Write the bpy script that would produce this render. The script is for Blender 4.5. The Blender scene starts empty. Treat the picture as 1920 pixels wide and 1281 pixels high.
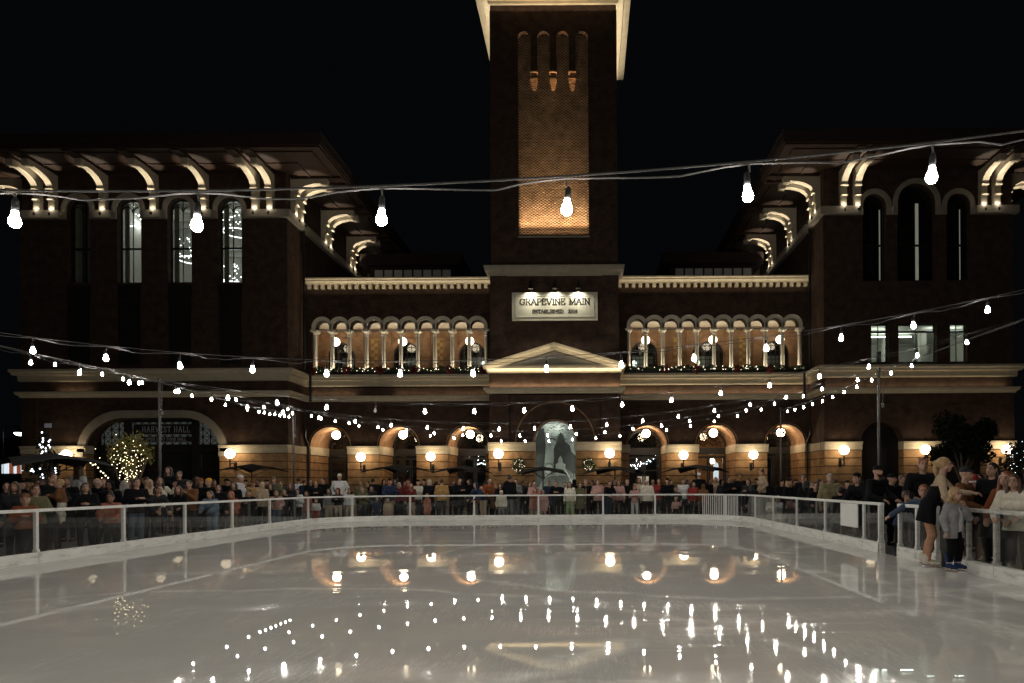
import bpy, bmesh, math, random
import numpy as np
from mathutils import Vector, Matrix, Euler
random.seed(7)
RNG = np.random.default_rng(7)
sc = bpy.context.scene
COL = sc.collection
PI = math.pi
CAMH = 1.43

# ------------------------------------------------------------------ materials
def nt(m):
    m.use_nodes = True
    return m.node_tree.nodes, m.node_tree.links

def mat(name, col, rough=.6, metal=0., noise=.15, nscale=6., bump=0., bscale=60., spec=.4, alpha=None):
    m = bpy.data.materials.new(name)
    n, l = nt(m)
    b = n['Principled BSDF']
    b.inputs['Roughness'].default_value = rough
    b.inputs['Metallic'].default_value = metal
    b.inputs['Specular IOR Level'].default_value = spec
    tc = n.new('ShaderNodeTexCoord')
    if noise:
        t = n.new('ShaderNodeTexNoise'); t.inputs['Scale'].default_value = nscale; t.inputs['Detail'].default_value = 5
        l.new(tc.outputs['Object'], t.inputs['Vector'])
        r = n.new('ShaderNodeMapRange'); r.inputs[1].default_value = .25; r.inputs[2].default_value = .75
        r.inputs[3].default_value = 1 - noise; r.inputs[4].default_value = 1 + noise
        l.new(t.outputs['Fac'], r.inputs[0])
        x = n.new('ShaderNodeVectorMath'); x.operation = 'SCALE'
        x.inputs[0].default_value = col[:3]
        l.new(r.outputs[0], x.inputs['Scale'])
        l.new(x.outputs[0], b.inputs['Base Color'])
    else:
        b.inputs['Base Color'].default_value = (*col[:3], 1)
    if bump:
        t2 = n.new('ShaderNodeTexNoise'); t2.inputs['Scale'].default_value = bscale; t2.inputs['Detail'].default_value = 3
        l.new(tc.outputs['Object'], t2.inputs['Vector'])
        bp = n.new('ShaderNodeBump'); bp.inputs['Strength'].default_value = bump; bp.inputs['Distance'].default_value = .01
        l.new(t2.outputs['Fac'], bp.inputs['Height']); l.new(bp.outputs[0], b.inputs['Normal'])
    return m

def brick(name, c1, c2, mortar, bw=.21, bh=.075):
    m = bpy.data.materials.new(name)
    n, l = nt(m)
    b = n['Principled BSDF']; b.inputs['Roughness'].default_value = .85; b.inputs['Specular IOR Level'].default_value = .2
    g = n.new('ShaderNodeNewGeometry'); s = n.new('ShaderNodeSeparateXYZ'); l.new(g.outputs['Position'], s.inputs[0])
    a = n.new('ShaderNodeMath'); l.new(s.outputs[0], a.inputs[0]); l.new(s.outputs[1], a.inputs[1])
    c = n.new('ShaderNodeCombineXYZ'); l.new(a.outputs[0], c.inputs[0]); l.new(s.outputs[2], c.inputs[1])
    t = n.new('ShaderNodeTexBrick')
    t.inputs['Scale'].default_value = 1; t.inputs['Brick Width'].default_value = bw; t.inputs['Row Height'].default_value = bh
    t.inputs['Mortar Size'].default_value = .007; t.inputs['Mortar Smooth'].default_value = .3; t.inputs['Bias'].default_value = -.1
    t.inputs['Color1'].default_value = (*c1, 1); t.inputs['Color2'].default_value = (*c2, 1); t.inputs['Mortar'].default_value = (*mortar, 1)
    l.new(c.outputs[0], t.inputs['Vector'])
    ns = n.new('ShaderNodeTexNoise'); ns.inputs['Scale'].default_value = 1.9; ns.inputs['Detail'].default_value = 6
    l.new(g.outputs['Position'], ns.inputs['Vector'])
    r = n.new('ShaderNodeMapRange'); r.inputs[1].default_value = .3; r.inputs[2].default_value = .7; r.inputs[3].default_value = .70; r.inputs[4].default_value = 1.3
    l.new(ns.outputs['Fac'], r.inputs[0])
    x = n.new('ShaderNodeVectorMath'); x.operation = 'SCALE'
    l.new(t.outputs['Color'], x.inputs[0]); l.new(r.outputs[0], x.inputs['Scale']); l.new(x.outputs[0], b.inputs['Base Color'])
    bp = n.new('ShaderNodeBump'); bp.inputs['Strength'].default_value = .5; bp.inputs['Distance'].default_value = .012; bp.invert = True
    l.new(t.outputs['Fac'], bp.inputs['Height']); l.new(bp.outputs[0], b.inputs['Normal'])
    return m

def emit(name, col, s):
    m = bpy.data.materials.new(name)
    n, l = nt(m)
    b = n['Principled BSDF']
    b.inputs['Base Color'].default_value = (.8, .8, .8, 1)
    b.inputs['Emission Color'].default_value = (*col, 1); b.inputs['Emission Strength'].default_value = s
    return m

def thin_glass(name, refl=.06, tint=(1, 1, 1), rough=.02, dirt=0.):
    m = bpy.data.materials.new(name)
    n, l = nt(m)
    n.remove(n['Principled BSDF'])
    out = n['Material Output']
    lw = n.new('ShaderNodeLayerWeight'); lw.inputs['Blend'].default_value = .5
    p = n.new('ShaderNodeMath'); p.operation = 'POWER'; p.inputs[1].default_value = 4.5
    l.new(lw.outputs['Facing'], p.inputs[0])
    r = n.new('ShaderNodeMapRange'); r.inputs[3].default_value = refl; r.inputs[4].default_value = .95
    l.new(p.outputs[0], r.inputs[0])
    tr = n.new('ShaderNodeBsdfTransparent'); tr.inputs[0].default_value = (*tint, 1)
    gl = n.new('ShaderNodeBsdfGlossy'); gl.inputs['Roughness'].default_value = rough
    mx = n.new('ShaderNodeMixShader')
    l.new(r.outputs[0], mx.inputs[0]); l.new(tr.outputs[0], mx.inputs[1]); l.new(gl.outputs[0], mx.inputs[2])
    last = mx
    if dirt:
        d = n.new('ShaderNodeBsdfDiffuse'); d.inputs[0].default_value = (.6, .6, .6, 1)
        t = n.new('ShaderNodeTexNoise'); t.inputs['Scale'].default_value = 3; t.inputs['Detail'].default_value = 8
        tc = n.new('ShaderNodeTexCoord'); l.new(tc.outputs['Object'], t.inputs['Vector'])
        rr = n.new('ShaderNodeMapRange'); rr.inputs[1].default_value = .35; rr.inputs[2].default_value = .8; rr.inputs[3].default_value = 0; rr.inputs[4].default_value = dirt
        l.new(t.outputs['Fac'], rr.inputs[0])
        m2 = n.new('ShaderNodeMixShader'); l.new(rr.outputs[0], m2.inputs[0]); l.new(mx.outputs[0], m2.inputs[1]); l.new(d.outputs[0], m2.inputs[2])
        last = m2
    l.new(last.outputs[0], out.inputs['Surface'])
    return m

M = {}
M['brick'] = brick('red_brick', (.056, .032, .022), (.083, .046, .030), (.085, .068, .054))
M['brick_warm'] = brick('buff_lit_brick', (.31, .17, .085), (.38, .215, .115), (.33, .26, .19))
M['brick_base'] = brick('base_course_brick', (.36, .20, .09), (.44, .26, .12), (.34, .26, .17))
M['stone'] = mat('cream_cast_stone', (.56, .49, .36), .8, noise=.12, nscale=2.5, bump=.15, bscale=40)
M['stone_dark'] = mat('darker_cast_stone', (.36, .32, .25), .85, noise=.15, nscale=2, bump=.2, bscale=30)  # darker tone of the cream cast stone
M['white_stone'] = mat('white_painted_stone', (.72, .66, .53), .7, noise=.06, nscale=2)
M['soffit'] = mat('brown_soffit_boards', (.042, .021, .012), .6, noise=.2, nscale=3)
M['dark'] = mat('black_painted_metal', (.012, .012, .013), .45, noise=.1)
M['frame'] = mat('dark_bronze_frame', (.02, .018, .016), .4, noise=.1)
M['roof'] = mat('dark_roof_tiles', (.035, .022, .018), .8, noise=.2)
M['tile_gold'] = mat('ochre_wall_tile', (.55, .38, .13), .6, noise=.1)
M['tile_brown'] = mat('tan_wall_tile', (.36, .20, .09), .6, noise=.1)
M['black_room'] = mat('dark_interior', (.025, .022, .02), .8, noise=.2)
M['room'] = mat('pale_interior_plaster', (.62, .60, .54), .8, noise=.04)
M['wood_room'] = mat('orange_timber_wall', (.42, .19, .06), .6, noise=.2, nscale=3)
M['pane'] = thin_glass('window_glass', .06, (.92, .95, .93))
M['fence_glass'] = thin_glass('barrier_acrylic', .03, (.95, .97, .96), .01, dirt=.025)
M['fence_white'] = mat('white_barrier_metal', (.62, .62, .60), .45, noise=.08, nscale=9)
M['kick'] = mat('white_barrier_board', (.70, .70, .66), .5, noise=.08, nscale=3)
M['fence_grey'] = mat('scuffed_grey_post', (.40, .39, .36), .55, noise=.3, nscale=14)
def scuffed(m, k=.55, scale=2.2):
    n, l = nt(m); b = n['Principled BSDF']; src = b.inputs['Base Color'].links[0].from_socket
    tc = n.new('ShaderNodeTexCoord'); mp = n.new('ShaderNodeMapping'); mp.inputs['Scale'].default_value = (1, 1, 5)
    t = n.new('ShaderNodeTexNoise'); t.inputs['Scale'].default_value = scale; t.inputs['Detail'].default_value = 9; t.inputs['Roughness'].default_value = .7
    l.new(tc.outputs['Object'], mp.inputs['Vector']); l.new(mp.outputs[0], t.inputs['Vector'])
    r = n.new('ShaderNodeMapRange'); r.inputs[1].default_value = .50; r.inputs[2].default_value = .68; r.inputs[3].default_value = 1; r.inputs[4].default_value = k
    l.new(t.outputs['Fac'], r.inputs[0]); x = n.new('ShaderNodeVectorMath'); x.operation = 'SCALE'
    l.new(src, x.inputs[0]); l.new(r.outputs[0], x.inputs['Scale']); l.new(x.outputs[0], b.inputs['Base Color'])
    return m
scuffed(M['kick'], .62); scuffed(M['fence_grey'], .4, 5); scuffed(M['fence_white'], .7, 6)
M['paper'] = mat('grey_white_notice', (.62, .62, .60), .7, noise=.05)
M['globe'] = emit('lit_opal_globe', (1, .80, .54), 15)
M['globe_arch'] = emit('lit_opal_globe_arch', (1, .80, .54), 30)
M['globe_up'] = emit('lit_opal_globe_balcony', (1, .82, .58), 6.5)
M['bulb'] = emit('lit_bulb_glass', (1, .94, .85), 390)
M['bulb_off'] = mat('unlit_bulb_glass', (.5, .48, .45), .1, noise=0, spec=.8)
M['cable'] = mat('grey_black_cable', (.06, .058, .056), .45, noise=.2, spec=.4)
M['pole'] = mat('dark_bronze_pole', (.05, .047, .042), .5, metal=.2, noise=.2)
M['leaf'] = mat('dark_evergreen_leaf', (.03, .06, .022), .6, noise=.3, nscale=8)
M['leaf_gold'] = mat('olive_tree_leaf', (.12, .105, .02), .6, noise=.35, nscale=5)
M['leaf_black'] = mat('shaded_oak_leaf', (.012, .015, .009), .9, noise=.3, nscale=5, spec=.05)
M['bark'] = mat('tree_bark', (.07, .05, .035), .9, noise=.3, bump=.4)
M['red'] = mat('red_velvet_ribbon', (.17, .012, .010), .6, noise=.25, nscale=12)
M['fairy'] = emit('warm_fairy_light', (1, .82, .48), 8)
M['fairy_white'] = emit('white_fairy_light', (.82, .90, 1), 6)
M['fairy_dim'] = emit('garland_light', (1, .84, .6), 6)
M['umbrella'] = mat('black_canopy_cloth', (.010, .010, .011), .8, noise=.15)
M['sign_cream'] = mat('cream_sign_paint', (.66, .62, .47), .55, noise=.03)
M['sign_line'] = mat('ivory_sign_border', (.80, .77, .62), .5, noise=.03)
M['sign_dark'] = mat('charcoal_letter_paint', (.03, .03, .025), .5, noise=.05)
M['neon_dim'] = mat('pale_metal_letters', (.55, .55, .55), .4, metal=.2, noise=.05)
M['pave'] = mat('dark_plaza_paving', (.055, .05, .046), .75, noise=.3, nscale=1.2, bump=.2, bscale=25)
M['lawn'] = M['pave']
M['grey_sign'] = mat('grey_street_sign_back', (.5, .5, .52), .5, noise=.05)
M['led'] = emit('led_diffuser', (1, .80, .52), 3.0)
M['lens'] = emit('lamp_lens', (1, .85, .6), 30)
M['street_lens'] = emit('street_lamp_lens', (.9, .95, 1), 10)
M['shop_white'] = emit('shop_window_light', (.80, .92, 1), .9)
M['shop_red'] = emit('shop_window_red_light', (1, .25, .12), .22)
M['room_led'] = emit('office_strip_light', (.9, 1, .92), 12)
M['chand'] = emit('chandelier_light', (.95, .98, 1), 3.2)
M['chand_drop'] = emit('chandelier_drop_light', (.95, .98, 1), 11)

# ------------------------------------------------------------------ ice
def ice_mat():
    m = bpy.data.materials.new('resurfaced_ice')
    n, l = nt(m)
    n.remove(n['Principled BSDF'])
    dif = n.new('ShaderNodeBsdfDiffuse'); gls = n.new('ShaderNodeBsdfGlossy'); fre = n.new('ShaderNodeFresnel'); fre.inputs['IOR'].default_value = 1.7; mxs = n.new('ShaderNodeMixShader')
    l.new(fre.outputs[0], mxs.inputs[0]); l.new(dif.outputs[0], mxs.inputs[1]); l.new(gls.outputs[0], mxs.inputs[2]); l.new(mxs.outputs[0], n['Material Output'].inputs['Surface'])
    tc = n.new('ShaderNodeTexCoord')
    def noise(scale, detail, sx=1, sy=1, rough=.55):
        mp = n.new('ShaderNodeMapping'); mp.inputs['Scale'].default_value = (sx, sy, 1)
        l.new(tc.outputs['Object'], mp.inputs['Vector'])
        t = n.new('ShaderNodeTexNoise'); t.inputs['Scale'].default_value = scale; t.inputs['Detail'].default_value = detail
        t.inputs['Roughness'].default_value = rough
        l.new(mp.outputs[0], t.inputs['Vector']); return t.outputs['Fac']
    def ramp(src, a, b_, c, d):
        r = n.new('ShaderNodeMapRange'); r.inputs[1].default_value = a; r.inputs[2].default_value = b_; r.inputs[3].default_value = c; r.inputs[4].default_value = d
        l.new(src, r.inputs[0]); return r.outputs[0]
    def math2(op, a, bb):
        q = n.new('ShaderNodeMath'); q.operation = op
        for i, s in enumerate((a, bb)):
            if isinstance(s, (int, float)): q.inputs[i].default_value = s
            else: l.new(s, q.inputs[i])
        return q.outputs[0]
    # rough, wet patches: broad patches, stronger on the right half of the sheet
    sep = n.new('ShaderNodeSeparateXYZ'); l.new(tc.outputs['Object'], sep.inputs[0])
    patch = noise(.33, 4, .8, 1.1)
    side = ramp(sep.outputs[0], -6, 3, -.10, .07)
    patch = math2('ADD', patch, side)
    pm = ramp(patch, .55, .68, 0, .5)
    for cx, cy, rx, ry, a_ in ((1.2, 6.9, 2.3, 1.9, 1.0), (-3.2, 9.2, 1.6, .9, .8), (3.6, 11.5, 2.4, 2.2, .6), (-.8, 13.2, 3.4, 1.2, .5), (-.3, 7.6, 1.2, .7, .8)):
        g_ = n.new('ShaderNodeTexGradient'); g_.gradient_type = 'SPHERICAL'
        mp = n.new('ShaderNodeMapping'); mp.inputs['Scale'].default_value = (1 / rx, 1 / ry, 0); mp.inputs['Location'].default_value = (-cx / rx, -cy / ry, 0)
        l.new(tc.outputs['Object'], mp.inputs['Vector']); l.new(mp.outputs[0], g_.inputs[0])
        e_ = math2('MULTIPLY', ramp(math2('ADD', g_.outputs['Fac'], math2('MULTIPLY', noise(1.3, 5, .7, 1.3), .5)), .42, .8, 0, 1), a_)
        pm = math2('MAXIMUM', pm, e_)
    streak = noise(2.2, 6, .35, 2.2)
    sm = ramp(streak, .52, .72, 0, 1)
    # colour
    cn = noise(.6, 6, 1, 1)
    f = ramp(cn, .3, .7, .94, 1.05)
    f2 = math2('ADD', f, math2('MULTIPLY', sm, math2('MULTIPLY', pm, .30)))
    # skate and resurfacer arcs worn into the sheet
    wv = n.new('ShaderNodeTexWave'); wv.wave_type = 'RINGS'; wv.inputs['Scale'].default_value = .10; wv.inputs['Distortion'].default_value = 5
    wv.inputs['Detail'].default_value = 4; wv.inputs['Detail Scale'].default_value = .7
    l.new(tc.outputs['Object'], wv.inputs['Vector'])
    arcs = ramp(wv.outputs['Fac'], .90, .985, 0, 1)
    arcs = math2('MULTIPLY', arcs, ramp(noise(1.1, 4), .42, .6, 0, 1))
    f2 = math2('ADD', f2, math2('MULTIPLY', arcs, .16))
    # broad swaths left by blades turning at the gate, and fine scratches
    sw = None
    for cx, cy, R, wd in ((9.2, 7.4, 5.2, .16), (8.2, 12.2, 4.6, .14), (7.6, 9.0, 3.1, .10), (4.2, 2.0, 5.6, .12), (-4, 3, 6.5, .07), (0, -2.5, 7.4, .06), (2.5, 14, 5.5, .08)):
        d_ = n.new('ShaderNodeVectorMath'); d_.operation = 'DISTANCE'; d_.inputs[1].default_value = (cx, cy, 0); l.new(tc.outputs['Object'], d_.inputs[0])
        q_ = math2('ABSOLUTE', math2('SUBTRACT', math2('ADD', d_.outputs['Value'], math2('MULTIPLY', noise(.9, 4), .7)), R + .35), 0)
        e_ = ramp(q_, 0, wd * 2.2, 1, 0)
        sw = e_ if sw is None else math2('MAXIMUM', sw, e_)
    sw = math2('MULTIPLY', sw, ramp(noise(2.4, 7, 1, 1, .7), .40, .62, .15, 1))
    f2 = math2('ADD', f2, math2('MULTIPLY', sw, .5))
    scr = None
    for ang, sca in ((.4, 5), (1.3, 4), (2.2, 6), (2.9, 4.5)):
        mp = n.new('ShaderNodeMapping'); mp.inputs['Rotation'].default_value = (0, 0, ang); mp.inputs['Scale'].default_value = (1, .06, 1)
        l.new(tc.outputs['Object'], mp.inputs['Vector'])
        vo = n.new('ShaderNodeTexNoise'); vo.inputs['Scale'].default_value = sca * 3; vo.inputs['Detail'].default_value = 2; l.new(mp.outputs[0], vo.inputs['Vector'])
        e_ = ramp(math2('ABSOLUTE', math2('SUBTRACT', vo.outputs['Fac'], .5), 0), 0, .011, 1, 0)
        scr = e_ if scr is None else math2('MAXIMUM', scr, e_)
    scr = math2('MULTIPLY', scr, ramp(noise(.7, 4), .45, .65, 0, 1))
    f2 = math2('ADD', f2, math2('MULTIPLY', scr, .45))
    arcs = math2('MAXIMUM', arcs, math2('MULTIPLY', sw, .8))
    sc_ = n.new('ShaderNodeVectorMath'); sc_.operation = 'SCALE'; sc_.inputs[0].default_value = (.68, .665, .62)
    l.new(f2, sc_.inputs['Scale']); l.new(sc_.outputs[0], dif.inputs['Color'])
    # roughness
    ro = math2('ADD', .003, math2('MULTIPLY', pm, math2('MULTIPLY', sm, .10)))
    ro = math2('ADD', ro, math2('MULTIPLY', arcs, .10))
    l.new(ro, gls.inputs['Roughness'])
    # ripples of the wet film, only inside the patches
    rip = noise(38, 4, 1, .9, .65)
    amp = math2('ADD', .0003, math2('MULTIPLY', pm, math2('ADD', .022, math2('MULTIPLY', sm, .10))))
    low = noise(1.6, 2)
    rip = math2('ADD', math2('MULTIPLY', rip, .6), math2('MULTIPLY', noise(13, 5, 1, .8, .7), 1.6))
    h = math2('ADD', math2('MULTIPLY', rip, amp), math2('MULTIPLY', low, .008))
    bp = n.new('ShaderNodeBump'); bp.inputs['Strength'].default_value = 1.; bp.inputs['Distance'].default_value = .0048
    l.new(h, bp.inputs['Height']); l.new(bp.outputs[0], gls.inputs['Normal'])
    return m
M['ice'] = ice_mat()

# ------------------------------------------------------------------ mesh builder
class MB:
    def __init__(s): s.v = []; s.f = []; s.m = []; s.mi = 0
    def add(s, vs, fs):
        o = len(s.v); s.v += [tuple(map(float, p)) for p in vs]
        for q in fs: s.f.append([i + o for i in q]); s.m.append(s.mi)
        return s
    def quad(s, a, b, c, d): return s.add([a, b, c, d], [[0, 1, 2, 3]])
    def box(s, x0, x1, y0, y1, z0, z1):
        return s.add([(x0, y0, z0), (x1, y0, z0), (x1, y1, z0), (x0, y1, z0), (x0, y0, z1), (x1, y0, z1), (x1, y1, z1), (x0, y1, z1)],
                     [[0, 3, 2, 1], [4, 5, 6, 7], [0, 1, 5, 4], [1, 2, 6, 5], [2, 3, 7, 6], [3, 0, 4, 7]])
    def prism(s, poly, fn0, fn1):
        n = len(poly)
        vs = [fn0(*p) for p in poly] + [fn1(*p) for p in poly]
        fs = [list(range(n))[::-1], list(range(n, 2 * n))] + [[i, (i + 1) % n, n + (i + 1) % n, n + i] for i in range(n)]
        return s.add(vs, fs)
    def prism_y(s, poly, y0, y1): return s.prism(poly, lambda x, z: (x, y0, z), lambda x, z: (x, y1, z))
    def prism_x(s, poly, x0, x1): return s.prism(poly, lambda y, z: (x0, y, z), lambda y, z: (x1, y, z))
    def prism_z(s, poly, z0, z1): return s.prism(poly, lambda x, y: (x, y, z0), lambda x, y: (x, y, z1))
    def tube(s, pts, r, n=6, cap=True):
        pts = [Vector(p) for p in pts]; k = len(pts); rs = r if isinstance(r, (list, tuple)) else [r] * k
        vs = []; fs = []
        for i, p in enumerate(pts):
            d = (pts[min(i + 1, k - 1)] - pts[max(i - 1, 0)])
            d = d.normalized() if d.length > 1e-9 else Vector((0, 0, 1))
            u = d.cross(Vector((0, 0, 1)))
            if u.length < 1e-3: u = d.cross(Vector((1, 0, 0)))
            u.normalize(); w = u.cross(d)
            for j in range(n):
                a = 2 * PI * j / n
                vs.append(p + (u * math.cos(a) + w * math.sin(a)) * rs[i])
        for i in range(k - 1):
            for j in range(n):
                a = i * n + j; b = i * n + (j + 1) % n
                fs.append([a, b, b + n, a + n])
        if cap: fs += [list(range(n))[::-1], [(k - 1) * n + j for j in range(n)]]
        return s.add(vs, fs)
    def lathe(s, prof, cx, cy, n=16):
        vs = []; fs = []; k = len(prof)
        for r, z in prof:
            for j in range(n):
                a = 2 * PI * j / n; vs.append((cx + r * math.cos(a), cy + r * math.sin(a), z))
        for i in range(k - 1):
            for j in range(n):
                a = i * n + j; b = i * n + (j + 1) % n; fs.append([a, b, b + n, a + n])
        fs += [list(range(n))[::-1], [(k - 1) * n + j for j in range(n)]]
        return s.add(vs, fs)
    def ball(s, c, r, n=10, m=7, sz=1.):
        prof = [(max(1e-4, r * math.sin(PI * i / m)), c[2] - r * sz * math.cos(PI * i / m)) for i in range(m + 1)]
        return s.lathe(prof, c[0], c[1], n)
    def sweep(s, path, prof, closed=False):
        """profile [(outward, z)] swept along a plan path [(x, y)] with mitred corners; outward is right of travel"""
        P = [Vector(p) for p in path]; k = len(P); rows = []
        for i in range(k):
            if closed: a, b = P[i - 1], P[(i + 1) % k]
            else: a, b = P[max(i - 1, 0)], P[min(i + 1, k - 1)]
            d1 = (P[i] - a).normalized() if (P[i] - a).length > 1e-9 else (b - P[i]).normalized()
            d2 = (b - P[i]).normalized() if (b - P[i]).length > 1e-9 else d1
            n1 = Vector((d1.y, -d1.x)); n2 = Vector((d2.y, -d2.x)); nn = (n1 + n2)
            nn = nn / max(.15, nn.dot(n1))
            rows.append([(P[i].x + nn.x * o, P[i].y + nn.y * o, z) for o, z in prof])
        m = len(prof); vs = [v for r in rows for v in r]; fs = []
        for i in range(k if closed else k - 1):
            for j in range(m):
                a = i * m + j; b = i * m + (j + 1) % m; c = ((i + 1) % k) * m
                fs.append([a, b, c + (j + 1) % m, c + j])
        if not closed: fs += [list(range(m)), [(k - 1) * m + j for j in range(m)][::-1]]
        return s.add(vs, fs)
    def build(s, name, m, parent=None, smooth=False, **tags):
        me = bpy.data.meshes.new(name)
        org = world_loc(parent)
        me.from_pydata([(a - org[0], b - org[1], c - org[2]) for a, b, c in s.v], [], s.f)
        bm = bmesh.new(); bm.from_mesh(me); bmesh.ops.recalc_face_normals(bm, faces=bm.faces); bm.to_mesh(me); bm.free()
        ms = m if isinstance(m, (list, tuple)) else [m]
        for q in ms: me.materials.append(q)
        if len(ms) > 1: me.polygons.foreach_set('material_index', s.m)
        if smooth: me.polygons.foreach_set('use_smooth', [True] * len(me.polygons))
        o = bpy.data.objects.new(name, me); COL.objects.link(o)
        if parent is not None: o.parent = parent
        for k, v in tags.items(): o[k] = v
        return o

def world_loc(o):
    p = Vector((0, 0, 0))
    while o is not None: p += o.location; o = o.parent
    return p

def tag(o, label=None, category=None, group=None, kind=None):
    for k, v in (('label', label), ('category', category), ('group', group), ('kind', kind)):
        if v: o[k] = v
    return o

def thing(name, label, category, loc=(0, 0, 0), group=None):
    o = bpy.data.objects.new(name, None); COL.objects.link(o); o.location = loc; o.empty_display_size = .2
    return tag(o, label, category, group)

def copy_tree(o, parent=None):
    c = o.copy(); COL.objects.link(c)
    if parent is not None: c.parent = parent
    for ch in list(o.children): copy_tree(ch, c)
    return c

def clone(o, loc, label=None, rz=None):
    c = copy_tree(o); c.location = loc
    if label: c['label'] = label
    if rz is not None: c.rotation_euler.z = rz
    return c

def light(kind, loc, power, col=(1, .78, .5), size=.05, rot=None, spot=None, blend=.6, sx=None, sy=None, name='lamp_glow', aim=None):
    d = bpy.data.lights.new(name, kind); d.energy = power; d.color = col
    o = bpy.data.objects.new(name, d); COL.objects.link(o); o.location = loc
    if kind == 'AREA':
        d.shape = 'RECTANGLE'; d.size = sx; d.size_y = sy
    else: d.shadow_soft_size = size
    if kind == 'SPOT': d.spot_size = math.radians(spot); d.spot_blend = blend
    if aim is not None: o.rotation_euler = (Vector(aim) - Vector(loc)).to_track_quat('-Z', 'Y').to_euler()
    elif rot: o.rotation_euler = rot
    return o

def P(x, y, D):
    """photo measurement -> world point at distance D (level camera, 0.3 degree roll)"""
    dx = x - 1100; dy = y - 908
    return ((dx - .0055 * dy) * D / 1280, D, CAMH - (dy + .0055 * dx) * D / 1280)

# ------------------------------------------------------------------ camera, world
cam = bpy.data.cameras.new('camera'); co = bpy.data.objects.new('camera', cam); COL.objects.link(co); sc.camera = co
cam.sensor_width = 36; cam.lens = 24; cam.shift_x = -140 / 1920; cam.shift_y = 267.5 / 1920; cam.clip_end = 2000; cam.clip_start = .05
co.location = (0, 0, CAMH); co.rotation_euler = (PI / 2, .0055, 0)
w = bpy.data.worlds.new('World'); sc.world = w; w.use_nodes = True
wn, wl = w.node_tree.nodes, w.node_tree.links
sky = wn.new('ShaderNodeTexSky'); sky.sky_type = 'NISHITA'; sky.sun_disc = False; sky.sun_elevation = math.radians(-9); sky.sun_rotation = math.radians(20)
bgn = wn['Background']
# night: the blue left in the sky after dusk plus the town's own dim glow
mixn = wn.new('ShaderNodeMixRGB'); mixn.blend_type = 'ADD'; mixn.inputs[0].default_value = 1; mixn.inputs[2].default_value = (.030, .034, .042, 1)
wl.new(sky.outputs[0], mixn.inputs[1]); wl.new(mixn.outputs[0], bgn.inputs[0]); bgn.inputs[1].default_value = .05
sc.view_settings.view_transform = 'Standard'; sc.view_settings.look = 'None'; sc.view_settings.exposure = 0; sc.view_settings.gamma = 1
sc.cycles.use_denoising = True
try: sc.cycles.denoiser = 'OPENIMAGEDENOISE'
except Exception: pass
sc.cycles.max_bounces = 6; sc.cycles.diffuse_bounces = 2; sc.cycles.glossy_bounces = 4; sc.cycles.transparent_max_bounces = 24; sc.cycles.transmission_bounces = 4
sc.cycles.sample_clamp_indirect = 4; sc.cycles.caustics_reflective = False; sc.cycles.caustics_refractive = False
sc.cycles.use_light_tree = True
# ================================================================== ground, rink
g = MB(); g.box(-300, 300, -80, 500, -.5, -.06); g.build('plaza_paving', M['pave'], kind='structure')
XL, XR, YF, RC = -10.35, 6.0, 27.5, 3.0
def arc(cx, cy, r, a0, a1, n=14):
    return [(cx + r * math.cos(math.radians(a0 + (a1 - a0) * i / n)), cy + r * math.sin(math.radians(a0 + (a1 - a0) * i / n))) for i in range(n + 1)]
left_arc = arc(XL + RC, YF - RC, RC, 180, 90)
right_arc = arc(XR - RC, YF - RC, RC, 90, 0)
outline = [(XL, -12)] + left_arc + right_arc + [(XR, -12)]
g = MB(); g.prism_z(outline, -.1, 0); g.build('rink_ice', M['ice'], kind='structure')

def barrier(name, label, path, posts, glass=True, kick=True, post_m='fence_white', rail_m='fence_white', pickets=None):
    mid = path[len(path) // 2]
    t = thing(name, label, 'rink barrier', (mid[0], mid[1], 0), 'barriers round the ice')
    if kick:
        b = MB(); b.sweep(path, [(-.05, -.06), (.05, -.06), (.05, .19), (.03, .205), (-.05, .205)]); b.build('kick_board', M['kick'], t)
    b = MB(); b.sweep(path, [(-.035, .965), (.035, .965), (.035, 1.015), (.028, 1.022), (-.028, 1.022), (-.035, 1.015)]); b.build('top_rail', M[rail_m], t)
    if glass:
        b = MB(); b.sweep(path, [(-.006, .2), (.006, .2), (.006, .967), (-.006, .967)]); b.build('glass_panel', M['fence_glass'], t)
    for (x, y, wd) in posts:
        b = MB(); b.box(x - wd, x + wd, y - .03, y + .03, .0, .967)
        b.box(x - wd - .015, x + wd + .015, y - .036, y + .036, .205, .26)
        b.build('post', M[post_m], t)
        if kick:
            nx_, ny_ = (1, 0) if x < XL + .5 else (-1, 0) if x > XR - .5 else (0, -1)
            b = MB(); b.tube([(x + nx_ * .049, y + ny_ * .049, 0), (x + nx_ * .049, y + ny_ * .049, .2)], .005, 4)
            for z in (.05, .15): b.tube([(x + nx_ * .045 + ny_ * .05, y + ny_ * .045 + nx_ * .05, z), (x + nx_ * .056 + ny_ * .05, y + ny_ * .056 + nx_ * .05, z)], .009, 6)
            b.build('board_joint', M['fence_grey'], t)
    for (x, y) in pickets or []:
        b = MB(); b.tube([(x, y, .2), (x, y, .967)], .016, 6); b.build('picket', M['fence_white'], t)
    return t
barrier('rink_barrier', 'long white glazed rink barrier down the left side of the ice', [(XL, -12)] + left_arc[:1],
        [(XL, XL * 1280 / (x - 1100), .03) for x in (67, 231, 346, 435, 505)] + [(XL, y, .03) for y in (10.2, 7.6, 5, 2.4)])
far_path = left_arc + [(x, YF) for x in (-6, -3, 0, 2)] + right_arc[:6]
barrier('rink_barrier', 'far white glazed rink barrier facing the brick tower across the ice', far_path,
        [(left_arc[2][0], left_arc[2][1], .032), (left_arc[8][0], left_arc[8][1], .032)] + [((x - 1100) * YF / 1280, YF, .032) for x in (769, 889, 1009.5, 1130.5, 1228)])
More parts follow.
